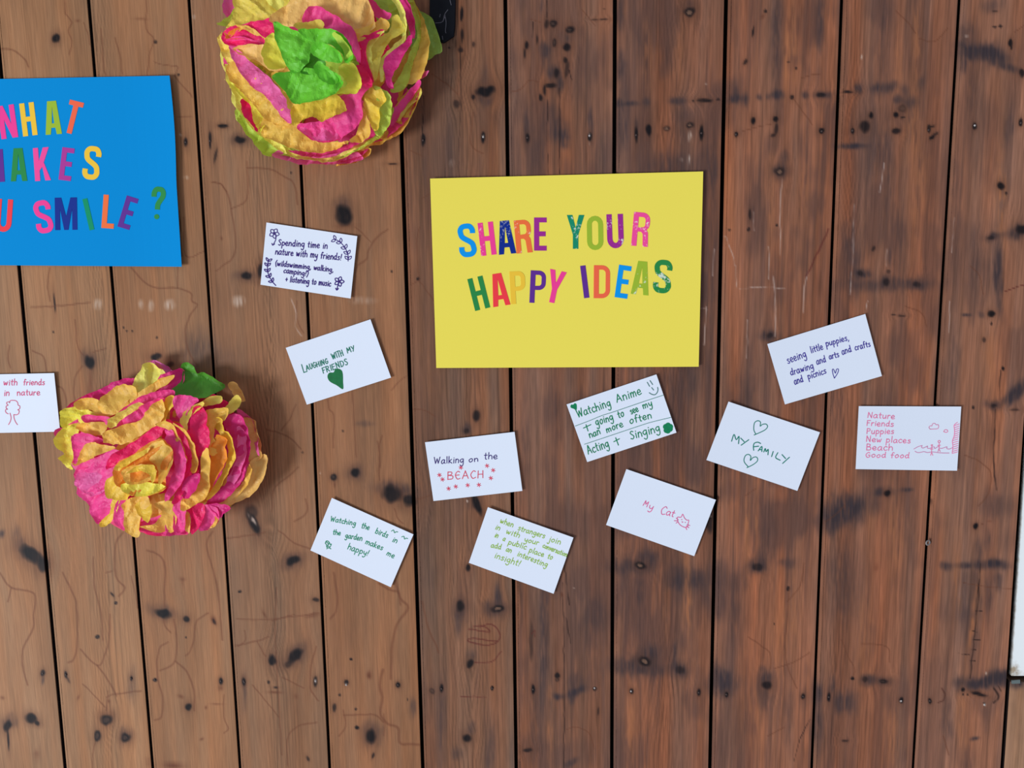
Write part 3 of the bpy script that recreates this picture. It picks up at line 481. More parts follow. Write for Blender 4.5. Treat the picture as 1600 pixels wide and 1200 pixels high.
for pts in ([(680, 36), (691, 34), (695, 22), (700, 15)], [(695, 22), (697, 35), (696, 48), (697, 52)], [(692, 34), (696, 24)], [(703, 0), (705, 8)], [(691, 56), (692, 62)], [(688, 22), (687, 27)]):
    v, f = ribbon(smooth_path(pts, 4), 1.0)
    Fc += [tuple(i + len(V) for i in q) for q in f]; V += [at(a, b, .0048) for a, b in v]
tag(build('cobweb', V, Fc, WEB, strap), 'pale dusty cobweb strands')

def white_paint():
    m = mat('weathered white paint', (232, 238, 248), .6, .2)
    nt = m.node_tree; N = nt.nodes; L = nt.links; b = N['Principled BSDF']
    a = N.new('ShaderNodeAttribute'); a.attribute_name = 'dirt'
    n = N.new('ShaderNodeTexNoise'); n.inputs['Scale'].default_value = 130; n.inputs['Detail'].default_value = 6
    t = N.new('ShaderNodeTexCoord'); L.new(t.outputs['Object'], n.inputs['Vector'])
    mu = N.new('ShaderNodeMath'); mu.operation = 'MULTIPLY'; L.new(a.outputs['Fac'], mu.inputs[0]); L.new(n.outputs['Fac'], mu.inputs[1])
    mr = N.new('ShaderNodeMapRange'); mr.inputs[1].default_value = .18; mr.inputs[2].default_value = .5; mr.inputs[4].default_value = .85; L.new(mu.outputs[0], mr.inputs[0])
    x = N.new('ShaderNodeMix'); x.data_type = 'RGBA'; x.inputs[6].default_value = (*alb((236, 242, 250)), 1); x.inputs[7].default_value = (*alb((150, 128, 98)), 1)
    L.new(mr.outputs[0], x.inputs[0]); L.new(x.outputs[2], b.inputs['Base Color'])
    return m
def white_panel():
    ex = lambda y: 1601.5 + (1580.5 - 1601.5) * (y - 740) / 315.0
    ys = np.concatenate([np.linspace(-320, 700, 14), np.linspace(720, 1056, 40)]); xs = np.concatenate([np.linspace(0, 30, 20), np.linspace(40, 290, 8)])
    V = []; dirt = []
    for y in ys:
        for x in xs:
            V.append(at(ex(y) + x, y, -.006)); d = math.hypot(x - 4, (1050 - y) * .8)
            dirt.append(max(math.exp(-d / 9) * 1.5, .75 * math.exp(-x / 4.0) * (.6 if y > 800 else .3), .5 * math.exp(-(1056 - y) / 3)))
    nx = len(xs); ny = len(ys)
    Fc = [(j * nx + i, (j + 1) * nx + i, (j + 1) * nx + i + 1, j * nx + i + 1) for j in range(ny - 1) for i in range(nx - 1)]
    rim = [j * nx for j in range(ny)] + [(ny - 1) * nx + i for i in range(1, nx)]
    k = len(V); V += [V[i] + np.array([0, .008, 0]) for i in rim]; dirt += [.8] * len(rim)
    Fc += [(rim[i], k + i, k + i + 1, rim[i + 1]) for i in range(len(rim) - 1)]
    o = build('white_panel', V, Fc, white_paint())
    a = o.data.attributes.new('dirt', 'FLOAT', 'POINT'); a.data.foreach_set('value', np.array(dirt, np.float32))
    tag(o, 'white painted panel with grimy corner set beside the rightmost board', 'panel')
    return o
white_panel()
br = slab('metal_bracket', [(1581, 1063.5), (1594, 1062.5), (1594, 1068), (1581, 1068.5)], .0003, .002, mat('painted bracket', (96, 108, 112), .5, .3))
tag(br, 'small grey metal plate under the white panel', 'bracket')
# ring screw in the joint
ring = []
rc = at(1450, 848, .003); n = 14; k = 8; Rr = .0036; rr = .0011
V = [(rc[0] + (Rr + rr * math.cos(b)) * math.cos(a), rc[1] + rr * math.sin(b) + .002 * math.cos(a), rc[2] + (Rr + rr * math.cos(b)) * math.sin(a)) for a in np.linspace(0, 2 * math.pi, n, False) for b in np.linspace(0, 2 * math.pi, k, False)]
Fc = [(i * k + j, i * k + (j + 1) % k, ((i + 1) % n) * k + (j + 1) % k, ((i + 1) % n) * k + j) for i in range(n) for j in range(k)]
eye = build('screw_eye', V, Fc, mat('dull steel', (130, 128, 132), .4, .5), smooth=True)
tag(eye, 'small dull metal ring screwed into the joint below the list card', 'screw eye')

# ------------------------------------------------------------------ sheets of card
class Sheet:
    """a flat sheet held at the wall: corner pixels TL, TR, BR, BL; lift(u, v) is its distance from the boards in metres"""
    def __init__(s, name, quad, m, lift, label, cat, group=None, nu=14, nv=10, thick=.0005, edge=None):
        s.q = np.array(quad, float); s.lift = lift
        u = np.linspace(0, 1, nu); v = np.linspace(0, 1, nv)
        Uu, Vv = np.meshgrid(u, v); P = s.px(Uu, Vv)
        if edge is not None: P = P + edge(Uu, Vv)
        H = lift(Uu, Vv)
        top = at(P[..., 0], P[..., 1], H).reshape(-1, 3); bot = top + np.array([0, thick, 0])
        k = nu * nv; Fc = []
        for j in range(nv - 1):
            for i in range(nu - 1):
                a = j * nu + i
                Fc.append((a, a + nu, a + nu + 1, a + 1)); Fc.append((k + a, k + a + 1, k + a + nu + 1, k + a + nu))
        rim = list(range(nu)) + [j * nu + nu - 1 for j in range(1, nv)] + [(nv - 1) * nu + i for i in range(nu - 2, -1, -1)] + [j * nu for j in range(nv - 2, 0, -1)]
        for a, b in zip(rim, rim[1:] + rim[:1]): Fc.append((a, b, k + b, k + a))
        s.o = build(name, np.vstack([top, bot]), Fc, m, loc=top.mean(0))
        tag(s.o, label, cat, group)
    def px(s, u, v):
        q = s.q; u = np.asarray(u)[..., None]; v = np.asarray(v)[..., None]
        return (q[0] * (1 - u) + q[1] * u) * (1 - v) + (q[3] * (1 - u) + q[2] * u) * v
    def uv(s, p):
        p = np.asarray(p, float); q = s.q; u = np.full(p.shape[:-1], .5); v = u.copy()
        for _ in range(6):
            f = s.px(u, v) - p
            du = (q[1] - q[0]) * (1 - v)[..., None] + (q[2] - q[3]) * v[..., None]
            dv = (q[3] - q[0]) * (1 - u)[..., None] + (q[2] - q[1]) * u[..., None]
            det = du[..., 0] * dv[..., 1] - du[..., 1] * dv[..., 0]
            u = u - (f[..., 0] * dv[..., 1] - f[..., 1] * dv[..., 0]) / det
            v = v - (du[..., 0] * f[..., 1] - du[..., 1] * f[..., 0]) / det
        return u, v
    def on(s, p, up=.0003):
        p = np.asarray(p, float); u, v = s.uv(p)
        return at(p[..., 0], p[..., 1], s.lift(u, v) + up)

INK = {}
def ink(c):
    if c not in INK: INK[c] = mat('pen ink %d %d %d' % c, c, .55, .25, var=.12, var_scale=180)
    return INK[c]

def strokes(sheet, name, lines, w, colour, label=None, fills=()):
    """pen strokes (lists of pixel points) as one mesh lying on the sheet"""
    V = []; Fc = []
    for k, L in enumerate(lines):
        v, f = ribbon(L, w, cap=True)
        Fc += [tuple(i + len(V) for i in q) for q in f]
        V += list(sheet.on(v, .00025 + .000002 * (k % 20)))
    for poly in fills:
        p = smooth_path(poly, 4, True)
        tri = geometry.tessellate_polygon([[Vector((a, b, 0)) for a, b in p]])
        base = len(V); V += list(sheet.on(p, .0002)); Fc += [tuple(base + i for i in t) for t in tri]
    o = build(name, V, Fc, ink(colour), sheet.o)
    bm = bmesh.new(); bm.from_mesh(o.data)
    for f in bm.faces:
        if f.normal.y > 0: f.normal_flip()
    bm.to_mesh(o.data); bm.free()
    if label: o['label'] = label
    return o

# ------------------------------------------------------------------ block letters
def arc(cx, cy, rx, ry, a0, a1, n=8):
    return [(cx + rx * math.cos(math.radians(a0 + (a1 - a0) * k / n)), cy + ry * math.sin(math.radians(a0 + (a1 - a0) * k / n))) for k in range(n + 1)]
def glyph(ch, W, t=.155):
    """outlines (first outer, then holes) or ('path', points, width) in a box W wide and 1 high, y up"""
    h = t * .95; w = W / 2
    if ch == 'H': return [[(0,0),(0,1),(t,1),(t,.58),(W-t,.58),(W-t,1),(W,1),(W,0),(W-t,0),(W-t,.58-h),(t,.58-h),(t,0)]]
    if ch == 'I': return [[(0,0),(0,1),(W,1),(W,0)]]
    if ch == 'E': return [[(0,0),(0,1),(W,1),(W,1-h),(t,1-h),(t,.58),(W*.92,.58),(W*.92,.58-h),(t,.58-h),(t,h),(W,h),(W,0)]]
    if ch == 'L': return [[(0,0),(0,1),(t,1),(t,h),(W,h),(W,0)]]
    if ch == 'T': return [[(w-t/2,0),(w-t/2,1-h),(0,1-h),(0,1),(W,1),(W,1-h),(w+t/2,1-h),(w+t/2,0)]]
    if ch == 'A': return [[(0,0),(w-.135,1),(w+.135,1),(W,0),(W-t,0),(W-t-.03,.2),(t+.03,.2),(t,0)], [(w,.84),(t+.055,.33),(W-t-.055,.33)]]
    if ch == 'N': return [[(0,0),(0,1),(t*1.1,1),(W-t,.42),(W-t,1),(W,1),(W,0),(W-t*1.1,0),(t,.58),(t,0)]]
    if ch == 'M': return [[(0,0),(0,1),(.2,1),(w,.42),(W-.2,1),(W,1),(W,0),(W-t,0),(W-t,.66),(w+.065,0),(w-.065,0),(t,.66),(t,0)]]
    if ch == 'K': return [[(0,0),(0,1),(t,1),(t,.6),(W-t*1.15,1),(W,1),(W*.62,.55),(W,0),(W-t*1.1,0),(t+.09,.42),(t,.31),(t,0)]]
    if ch == 'Y': return [[(0,1),(t*1.05,1),(w,.62),(W-t*1.05,1),(W,1),(w+t*.52,.42),(w+t*.52,0),(w-t*.52,0),(w-t*.52,.42)]]
    if ch == 'O':
        r = w; out = arc(w, 1-r*1.05, w, r*1.05, 0, 180) + arc(w, r*1.05, w, r*1.05, 180, 360)
        i = w - t*.92; inn = arc(w, 1-r*1.05, i, r*1.05-t*.9, 0, 180) + arc(w, r*1.05, i, r*1.05-t*.9, 180, 360)
        return [out, inn]
    if ch == 'D':
        r = W*.5; out = [(0,0),(0,1)] + arc(W-r, 1-r, r, r, 90, 0) + arc(W-r, r, r, r, 0, -90)
        i = r - t*.85; inn = [(t,h*.9),(t,1-h*.9)] + arc(W-r, 1-r, i, i, 90, 0) + arc(W-r, r, i, i, 0, -90)
        return [out, inn]
    if ch in 'PR':
        y0 = .40 if ch == 'P' else .43; r = min(W*.45, (1-y0)/2)
        bow = arc(W-r, 1-r, r, r, 90, 0) + arc(W-r, y0+r, r, r, 0, -90)
        i = r - t*.85; inn = [(t, y0+h*.85),(t,1-h*.9)] + arc(W-r, 1-r, i, i, 90, 0) + arc(W-r, y0+r, i, i, 0, -90)
        if ch == 'P': out = [(0,0),(0,1)] + bow + [(t,y0),(t,0)]
        else: out = [(0,0),(0,1)] + arc(W-r, 1-r, r, r, 90, 0) + arc(W-r, y0+r+.02, r, r, 0, -50) + [(W-.03,y0-.02),(W,0),(W-t,0),(W-t-.03,y0-.06),(W-t-.08,y0),(t,y0),(t,0)]
        return [out, inn]
    r = t / 2
    if ch == 'U': return ('path', [(r,1),(r,.3)] + arc(w, .28, w-r, .28-r, 180, 360, 10) + [(W-r,.3),(W-r,1)], t)
    if ch == 'S': return ('path', smooth_path([(W-r,.70),(W-r,.80),(W*.72,1-r*1.25),(w,1-r),(W*.28,1-r*1.25),(r,.82),(r,.72),(W*.26,.59),(W*.74,.42),(W-r,.28),(W-r,.18),(W*.72,r*1.25),(w,r),(W*.28,r*1.25),(r,.19),(r,.31)], 5), t)
    if ch == '?': return ('path', smooth_path([(r,.68),(r,.80),(W*.3,1-r*1.2),(w,1-r),(W*.7,1-r*1.2),(W-r,.82),(W-r*1.1,.70),(W*.62,.56),(w,.44),(w,.30)], 5), t)
    raise KeyError(ch)
def block_letter(sheet, ch, cx, cy, w, h, rot, m, label):
    g = glyph(ch, w / h); a = math.radians(rot); ca, sa = math.cos(a), math.sin(a)
    def tp(p):
        x = (p[0] - w / h / 2) * h; y = (.5 - p[1]) * h
        return (cx + x * ca - y * sa, cy + x * sa + y * ca)
    V2 = []; Fc = []
    if g[0] == 'path':
        v, f = ribbon(g[1], g[2]); V2 = [tp(p) for p in v]; Fc = f
        if ch == '?':
            b = len(V2); q = arc(w / h / 2, .08, .08, .08, 0, 330, 11); V2 += [tp(p) for p in q]; Fc = Fc + [tuple(range(b, b + len(q)))]
    else:
        polys = [[Vector((*tp(p), 0)) for p in loop] for loop in g]
        tri = geometry.tessellate_polygon(polys)
        V2 = [(p.x, p.y) for loop in polys for p in loop]; Fc = [tuple(t) for t in tri]
    V = sheet.on(np.array(V2), .0004)
    o = build('letter', V, Fc, m, sheet.o)
    bm = bmesh.new(); bm.from_mesh(o.data)
    for f in bm.faces:
        if f.normal.y > 0: f.normal_flip()
    bm.to_mesh(o.data); bm.free()
    sm = o.modifiers.new('thickness', 'SOLIDIFY'); sm.thickness = .0003; sm.offset = -1
    o['label'] = label
    return o
LCOL = {'blue': (0, 145, 235), 'pink': (250, 62, 150), 'navy': (10, 42, 140), 'orange': (255, 110, 62), 'purple': (150, 42, 145), 'teal': (20, 135, 105), 'lime': (150, 180, 52), 'hot': (245, 75, 155), 'green': (40, 132, 70),
        'red': (238, 60, 72), 'amber': (255, 190, 60), 'violet': (92, 45, 145), 'coral': (248, 100, 72), 'emerald': (0, 140, 100), 'plum': (165, 55, 150)}
LM = {}
def lm(c, worn):
    k = (c, worn)
    if k not in LM: LM[k] = mat('%s letter%s' % (c, ' worn' if worn else ''), LCOL[c], .5, .12, fleck=(.35 if c == 'navy' else .7) if worn else 0)
    return LM[k]

YELLOW = mat('yellow card', (230, 217, 92), .8, .06, bump=.04, bump_scale=400)
BLUE = mat('blue card', (0, 134, 212), .8, .06, bump=.04, bump_scale=400)
yellow = Sheet('poster', [(672, 279), (1098.7, 267.9), (1091.7, 573), (681.7, 575)], YELLOW, lambda u, v: .0035 + .002 * (2 * v - 1) ** 2 * 0 + .0025 * (2 * u - 1) ** 2,
               'yellow poster with rainbow letters SHARE YOUR HAPPY IDEAS', 'poster', nu=30, nv=20)
s = 1600 / 450
for ch, c, cx, cy, w, h, r, worn in [
    ('S','blue',248,411,95,187,-5,0),('H','pink',359,402,86,184,-6.5,1),('A','navy',464,394,97,186,-5.5,1),('R','orange',560,389,90,184,-5,1),('E','purple',655,376,70,184,0,0),
    ('Y','teal',851,364,97,188,0,1),('O','lime',959,370,90,190,-1,0),('U','purple',1071,360,92,190,-2,1),('R','hot',1214,350,93,188,5,1),
    ('H','green',313,705,86,182,-14,0),('A','red',427,685,97,182,-9,0),('P','amber',530,673,84,181,-3,0),('P','violet',641,669,86,180,2.5,0),('Y','pink',737,668,95,182,12,0),
    ('I','violet',902,641,30,181,-7,0),('D','coral',997,641,90,183,.5,0),('E','blue',1115,641,71,182,8,0),('A','lime',1215,620,99,186,5.5,1),('S','green',1335,612,98,186,5.5,1)]:
    block_letter(yellow, ch, 660 + cx / s, 260 + cy / s, w / s, h / s, r, lm(c, worn), '%s letter %s' % ({'hot': 'pink', 'navy': 'dark blue', 'coral': 'orange', 'amber': 'yellow'}.get(c, c), ch))
def blue_edge(u, v):
    e = np.zeros(u.shape + (2,)); e[..., 0] = 4.2 * np.clip((u - .8) / .2, 0, 1) * np.sin(np.clip(v / .55, 0, 1) * math.pi) * .6
    return e
blue = Sheet('poster', [(-158, 126.5), (264.8, 118.2), (283.9, 416.8), (-132, 413.5)], BLUE, lambda u, v: .003 + .0055 * np.clip((u - .8) / .2, 0, 1) ** 2,
             'blue poster cut by the left edge, its letters ending SMILE?', 'poster', nu=30, nv=20, edge=blue_edge)
s = 1091 / 300
for ch, c, cx, cy, w, h, r in [
    ('N','pink',43,328,96,188,-8),('H','amber',161,314,83,188,-7),('A','lime',299,305,93,190,-4),('T','coral',415,303,82,188,14),
    ('M','violet',-40,580,122,186,-4),('A','green',105,572,94,188,-2),('K','hot',238,569,90,188,-4),('E','plum',378,569,70,186,7),('S','amber',522,562,96,192,7),
    ('U','red',22,861,92,186,4),('S','pink',246,868,96,188,-9),('M','navy',375,851,126,184,-1),('I','emerald',502,854,28,182,-13),('L','orange',617,839,70,190,4),('E','violet',727,845,70,184,17),('?','green',897,790,80,186,5)]:
    block_letter(blue, ch, cx / s, 100 + cy / s, w / s, h / s, r, lm(c, 0), '%s letter %s' % ({'hot': 'pink', 'navy': 'dark blue', 'coral': 'orange', 'amber': 'yellow', 'emerald': 'green', 'plum': 'purple', 'violet': 'purple'}.get(c, c), ch) if ch != '?' else 'green question mark')
# ------------------------------------------------------------------ handwriting
# single-stroke hand: lower case with x-height 1, capitals 1.6 high; y up
def dot(x, y): return [(x, y), (x + .03, y - .06)]
HAND = {
 'a': (.95, [[(.72,.85),(.4,1),(.06,.6),(.12,.1),(.42,.03),(.7,.5),(.74,.92)], [(.74,.95),(.72,.25),(.9,.02)]]),
 'b': (.9, [[(.1,1.75),(.1,.02)], [(.1,.6),(.42,1),(.78,.62),(.62,.06),(.12,.1)]]),
 'c': (.8, [[(.72,.82),(.42,1),(.06,.55),(.3,.02),(.76,.16)]]),
 'd': (.95, [[(.72,.8),(.4,1),(.06,.5),(.32,0),(.68,.35)], [(.76,1.75),(.72,.25),(.86,.02)]]),
 'e': (.85, [[(.08,.48),(.66,.56),(.56,.94),(.28,.98),(.05,.5),(.32,.02),(.78,.16)]]),
 'f': (.7, [[(.7,1.58),(.46,1.72),(.3,1.35),(.28,0)], [(.05,.95),(.6,.97)]]),
 'g': (.95, [[(.74,.85),(.42,1),(.06,.6),(.36,.12),(.7,.5)], [(.76,.98),(.74,-.35),(.42,-.75),(.06,-.5)]]),
 'h': (.9, [[(.1,1.75),(.1,0)], [(.1,.6),(.42,1),(.72,.7),(.74,0)]]),
 'i': (.38, [[(.18,1),(.18,0)], dot(.2, 1.42)]),
 'j': (.5, [[(.36,1),(.36,-.5),(.1,-.75),(-.06,-.52)], dot(.38, 1.42)]),
 'k': (.85, [[(.1,1.75),(.1,0)], [(.68,1),(.14,.48)], [(.14,.48),(.74,0)]]),
 'l': (.4, [[(.18,1.75),(.18,0)]]),
 'm': (1.25, [[(.1,1),(.1,0)], [(.1,.6),(.36,1),(.56,.7),(.56,0)], [(.56,.6),(.84,1),(1.04,.7),(1.06,0)]]),
 'n': (.9, [[(.1,1),(.1,0)], [(.1,.6),(.42,1),(.7,.7),(.74,0)]]),
 'o': (.9, [[(.45,1),(.08,.6),(.3,.02),(.72,.3),(.7,.85),(.42,1)]]),
 'p': (.9, [[(.1,1),(.1,-.75)], [(.1,.65),(.42,1),(.78,.6),(.56,.08),(.12,.12)]]),
 'r': (.65, [[(.1,1),(.1,0)], [(.1,.6),(.34,.98),(.6,.92)]]),
 's': (.75, [[(.64,.88),(.36,1),(.14,.76),(.6,.34),(.4,.02),(.06,.14)]]),
 't': (.65, [[(.3,1.5),(.28,.2),(.52,.02)], [(.02,.98),(.6,1)]]),
 'u': (.9, [[(.1,1),(.12,.25),(.4,.02),(.7,.4)], [(.74,1),(.74,0)]]),
 'v': (.8, [[(.06,1),(.36,0)], [(.36,0),(.72,1)]]),
 'w': (1.15, [[(.06,1),(.28,.05),(.54,.8)], [(.54,.8),(.74,.05),(1.02,1)]]),
 'y': (.85, [[(.08,1),(.16,.4),(.42,.2),(.68,.6)], [(.74,1),(.66,-.35),(.36,-.75),(.06,-.55)]]),
 'A': (1.15, [[(.05,0),(.52,1.6)], [(.52,1.6),(1,0)], [(.2,.55),(.85,.6)]]),
 'B': (1.0, [[(.1,1.6),(.1,0)], [(.1,1.55),(.65,1.45),(.6,.95),(.12,.85)], [(.12,.85),(.8,.7),(.75,.1),(.08,.02)]]),
 'C': (1.0, [[(.85,1.4),(.5,1.6),(.08,.85),(.4,.02),(.9,.2)]]),
 'D': (1.05, [[(.1,1.6),(.1,0)], [(.05,1.58),(.7,1.4),(.9,.7),(.5,.08),(.05,0)]]),
 'E': (.95, [[(.8,1.55),(.1,1.55)], [(.1,1.6),(.1,0)], [(.1,.85),(.65,.88)], [(.08,.02),(.82,.05)]]),
 'Q': (1.0, [[(.8,1.4),(.45,1.58),(.1,.9),(.4,.05),(.85,.18)], [(.15,.85),(.7,.88)]]),
 'F': (.9, [[(.1,1.6),(.1,0)], [(.05,1.58),(.8,1.6)], [(.1,.85),(.6,.88)]]),
 'G': (1.05, [[(.85,1.4),(.5,1.6),(.08,.85),(.4,.02),(.85,.3),(.85,.75)], [(.5,.75),(.92,.75)]]),
 'H': (1.05, [[(.1,1.6),(.1,0)], [(.85,1.6),(.85,0)], [(.1,.8),(.85,.82)]]),
 'I': (.4, [[(.2,1.6),(.2,0)]]),
 'L': (.9, [[(.1,1.6),(.1,.02)], [(.1,.02),(.8,.05)]]),
 'M': (1.3, [[(.08,0),(.2,1.6)], [(.2,1.6),(.6,.6)], [(.6,.6),(1.0,1.6)], [(1.0,1.6),(1.15,0)]]),
 'N': (1.1, [[(.1,0),(.1,1.6)], [(.1,1.6),(.85,0)], [(.85,0),(.85,1.65)]]),
 'P': (.95, [[(.1,1.6),(.1,0)], [(.08,1.55),(.7,1.45),(.7,.9),(.1,.75)]]),
 'R': (1.0, [[(.1,1.6),(.1,0)], [(.08,1.55),(.7,1.42),(.62,.95),(.1,.8)], [(.3,.82),(.85,0)]]),
 'S': (.9, [[(.75,1.45),(.42,1.62),(.14,1.25),(.7,.5),(.45,.02),(.06,.2)]]),
 'T': (.95, [[(.45,1.6),(.45,0)], [(.02,1.58),(.9,1.6)]]),
 'U': (1.0, [[(.1,1.6),(.12,.4),(.45,.02),(.8,.4),(.82,1.6)]]),
 'W': (1.5, [[(.06,1.6),(.38,.02)], [(.38,.02),(.7,1.2)], [(.7,1.2),(1.0,.02)], [(1.0,.02),(1.35,1.6)]]),
 'Y': (.95, [[(.05,1.6),(.45,.8)], [(.88,1.6),(.32,0)]]),
 '!': (.45, [[(.3,1.6),(.16,.45)], dot(.12, .05)]), ',': (.4, [[(.2,.12),(.06,-.3)]]), '+': (.85, [[(.4,1.05),(.4,.15)], [(.05,.6),(.75,.6)]]),
 '(': (.5, [[(.4,1.75),(.1,.9),(.36,-.35)]]), ')': (.5, [[(.08,1.75),(.38,.9),(.08,-.35)]]), ' ': (.62, []),
}
def written(text, p0, p1, xh, seed=0, jit=.05, slant=.06, gap=.14):
    """strokes of a line of handwriting from baseline pixel p0 to p1 with x-height xh pixels"""
    rnd = random.Random(text + str(seed)); adv = 0; out = []
    for ch in text:
        wd, st = HAND[ch]
        dy = rnd.uniform(-1, 1) * jit; sc = 1 + rnd.uniform(-1, 1) * jit
        for S in st:
            pts = [(adv + x + slant * y + rnd.uniform(-1, 1) * jit * .5, y * sc + dy + rnd.uniform(-1, 1) * jit * .4) for x, y in S]
            out.append(smooth_path(pts, 5) if len(pts) > 2 else np.array(pts))
        adv += wd + gap
    adv -= gap
    p0 = np.array(p0, float); p1 = np.array(p1, float); L = np.hypot(*(p1 - p0)); ax = (p1 - p0) / L; up = np.array([ax[1], -ax[0]])
    return [p0 + np.outer(S[:, 0] * L / adv, ax) + np.outer(S[:, 1] * xh, up) for S in out]

PAPER = mat('white index card', (215, 226, 250), .75, .15, bump=.03, bump_scale=500)
PAPER_NAMES = 'handwritten answer cards on the boards'
def card(quad, label, lift=(.0028, .0012, .0006)):
    a, b, c = lift
    return Sheet('note_card', quad, PAPER, lambda u, v: a + b * (2 * u - 1) ** 2 + c * (2 * v - 1) ** 2, label, 'card', PAPER_NAMES, nu=12, nv=8)
class Tile:
    """readings taken in an enlarged crop: origin and scale"""
    def __init__(s, x, y, k): s.o = np.array([x, y], float); s.k = k
    def p(s, pts): return s.o + np.array(pts, float) / s.k
    def line(s, t, a, b, xh, **kw): return written(t, s.p([a])[0], s.p([b])[0], xh / s.k, **kw)
    def path(s, pts, n=5, closed=False):
        q = s.p(pts)
        if closed: q = np.vstack([q, q[:1]])
        return smooth_path(q, n) if len(q) > 2 and n > 1 else q
def lines(T, rows, **kw):
    out = []
    for t, a, b, xh in rows: out += T.line(t, a, b, xh, **kw)
    return out

# spending time in nature
T = Tile(400, 340, 9.23)
c = card([(416.3, 347.6), (558.2, 369), (547.9, 466.5), (407, 444.9)], 'white card in purple pen with sprigs and flowers: spending time in nature')
PURPLE = (52, 26, 118)
strokes(c, 'handwriting', lines(T, [('Spending time in', (318, 398), (1030, 448), 54), ('nature with my friends!', (275, 530), (1232, 616), 54), ('(wildswimming, walking,', (275, 692), (1115, 785), 44),
        ('camping!)', (395, 795), (750, 845), 46), ('+ listening to music', (420, 922), (1078, 992), 50)]), 1.5, PURPLE)
def petals(cx, cy, spec):
    o = []
    for a, r0, r1, wd in spec:
        a = math.radians(a); ax = np.array([math.cos(a), math.sin(a)]); n = np.array([-ax[1], ax[0]]); q = np.array([cx, cy])
        o.append([q + ax * r0, q + ax * (r0 + r1) / 2 + n * wd, q + ax * r1, q + ax * (r0 + r1) / 2 - n * wd, q + ax * r0])
    return o
def flower(cx, cy, r, w, n, a0): return petals(cx, cy, [(a0 + 360 * k / n, 8, r, w) for k in range(n)])
L = [T.path(p) for p in flower(263, 228, 72, 26, 5, -60)] + [T.path([(283, 240), (285, 310), (265, 360), (242, 395)]), T.path([(228, 372), (240, 398), (268, 380)])]
strokes(c, 'flower_drawing', L, 1.4, PURPLE)
L = [T.path(p) for p in flower(1198, 922, 72, 22, 5, -70)] + [T.path([(1195, 930), (1180, 980), (1165, 1045)]), T.path([(1148, 1018), (1165, 1046), (1188, 1022)])]
strokes(c, 'flower_drawing', L, 1.6, PURPLE)
def sprig(stem, leaf, wd, every, flip=1):
    st = smooth_path(stem, 8); o = [st]
    for i in range(2, len(st) - 1, every):
        d = st[i - 1] - st[i + 1]; d = d / np.hypot(*d)
        for sgn in (1, -1):
            a = math.atan2(d[1], d[0]) + sgn * .75; ax = np.array([math.cos(a), math.sin(a)]); n = np.array([-ax[1], ax[0]])
            o.append(smooth_path([st[i], st[i] + ax * leaf * .5 + n * wd, st[i] + ax * leaf, st[i] + ax * leaf * .5 - n * wd, st[i]], 4))
    return o
strokes(c, 'leaf_sprig_drawing', [T.p(p) for p in sprig([(1128, 310), (1215, 355), (1290, 450), (1325, 540), (1328, 628)], 68, 17, 7)], 1.3, PURPLE)
strokes(c, 'leaf_sprig_drawing', [T.p(p) for p in sprig([(182, 610), (165, 700), (175, 810), (225, 910), (285, 980)], 62, 13, 6)], 1.5, PURPLE)

# laughing with my friends
T = Tile(440, 490, 8)
c = card([(446.5, 543.5), (578.8, 499), (611, 590), (479.4, 632.3)], 'white card with a solid green heart: laughing with my friends')
GREEN = (0, 112, 92)
strokes(c, 'handwriting', lines(T, [('L', (272, 740), (325, 722), 66), ('AUGHING', (310, 712), (588, 622), 40), ('WITH', (635, 575), (778, 522), 46), ('MY', (822, 495), (918, 462), 40), ('FRIENDS', (520, 750), (835, 632), 44)]), 1.4, GREEN)
strokes(c, 'heart_drawing', [], 1, (0, 104, 56), fills=[T.p([(575, 770), (600, 738), (648, 735), (668, 700), (705, 688), (750, 710), (766, 765), (768, 850), (767, 945), (690, 898), (610, 855), (578, 812)])])

# watching the birds
T = Tile(480, 770, 8); TEAL = (0, 132, 98)
c = card([(518.5, 778), (646, 835), (610.6, 917.5), (485, 860)], 'tilted white card in green pen: watching the birds in the garden')
strokes(c, 'handwriting', lines(T, [('Watching', (285, 355), (605, 412), 38), ('the', (672, 438), (772, 466), 42), ('birds', (845, 505), (1000, 566), 40), ('in', (1058, 608), (1116, 634), 40), ('the', (318, 520), (415, 532), 38),
        ('garden', (470, 562), (685, 602), 40), ('makes', (722, 636), (938, 720), 40), ('me', (985, 776), (1078, 822), 40), ('happy!', (500, 705), (760, 790), 44)]), 1.25, TEAL)
strokes(c, 'bird_drawing', [T.path([(1052, 480), (1078, 466), (1092, 500), (1110, 488), (1132, 490)])], 1.2, TEAL)
strokes(c, 'bird_drawing', [T.path([(1180, 552), (1208, 545), (1216, 578), (1235, 568), (1256, 573)])], 1.2, TEAL)
strokes(c, 'bird_drawing', [T.path(p) for p in ([(225, 630), (240, 602), (268, 612), (285, 645), (300, 640), (292, 665), (268, 690), (245, 680), (240, 650), (225, 630)], [(240, 615), (262, 632), (280, 628)], [(255, 655), (268, 650)], [(250, 688), (245, 702)], [(275, 688), (295, 702)], [(262, 640), (255, 668), (272, 672)])], 1.3, TEAL)

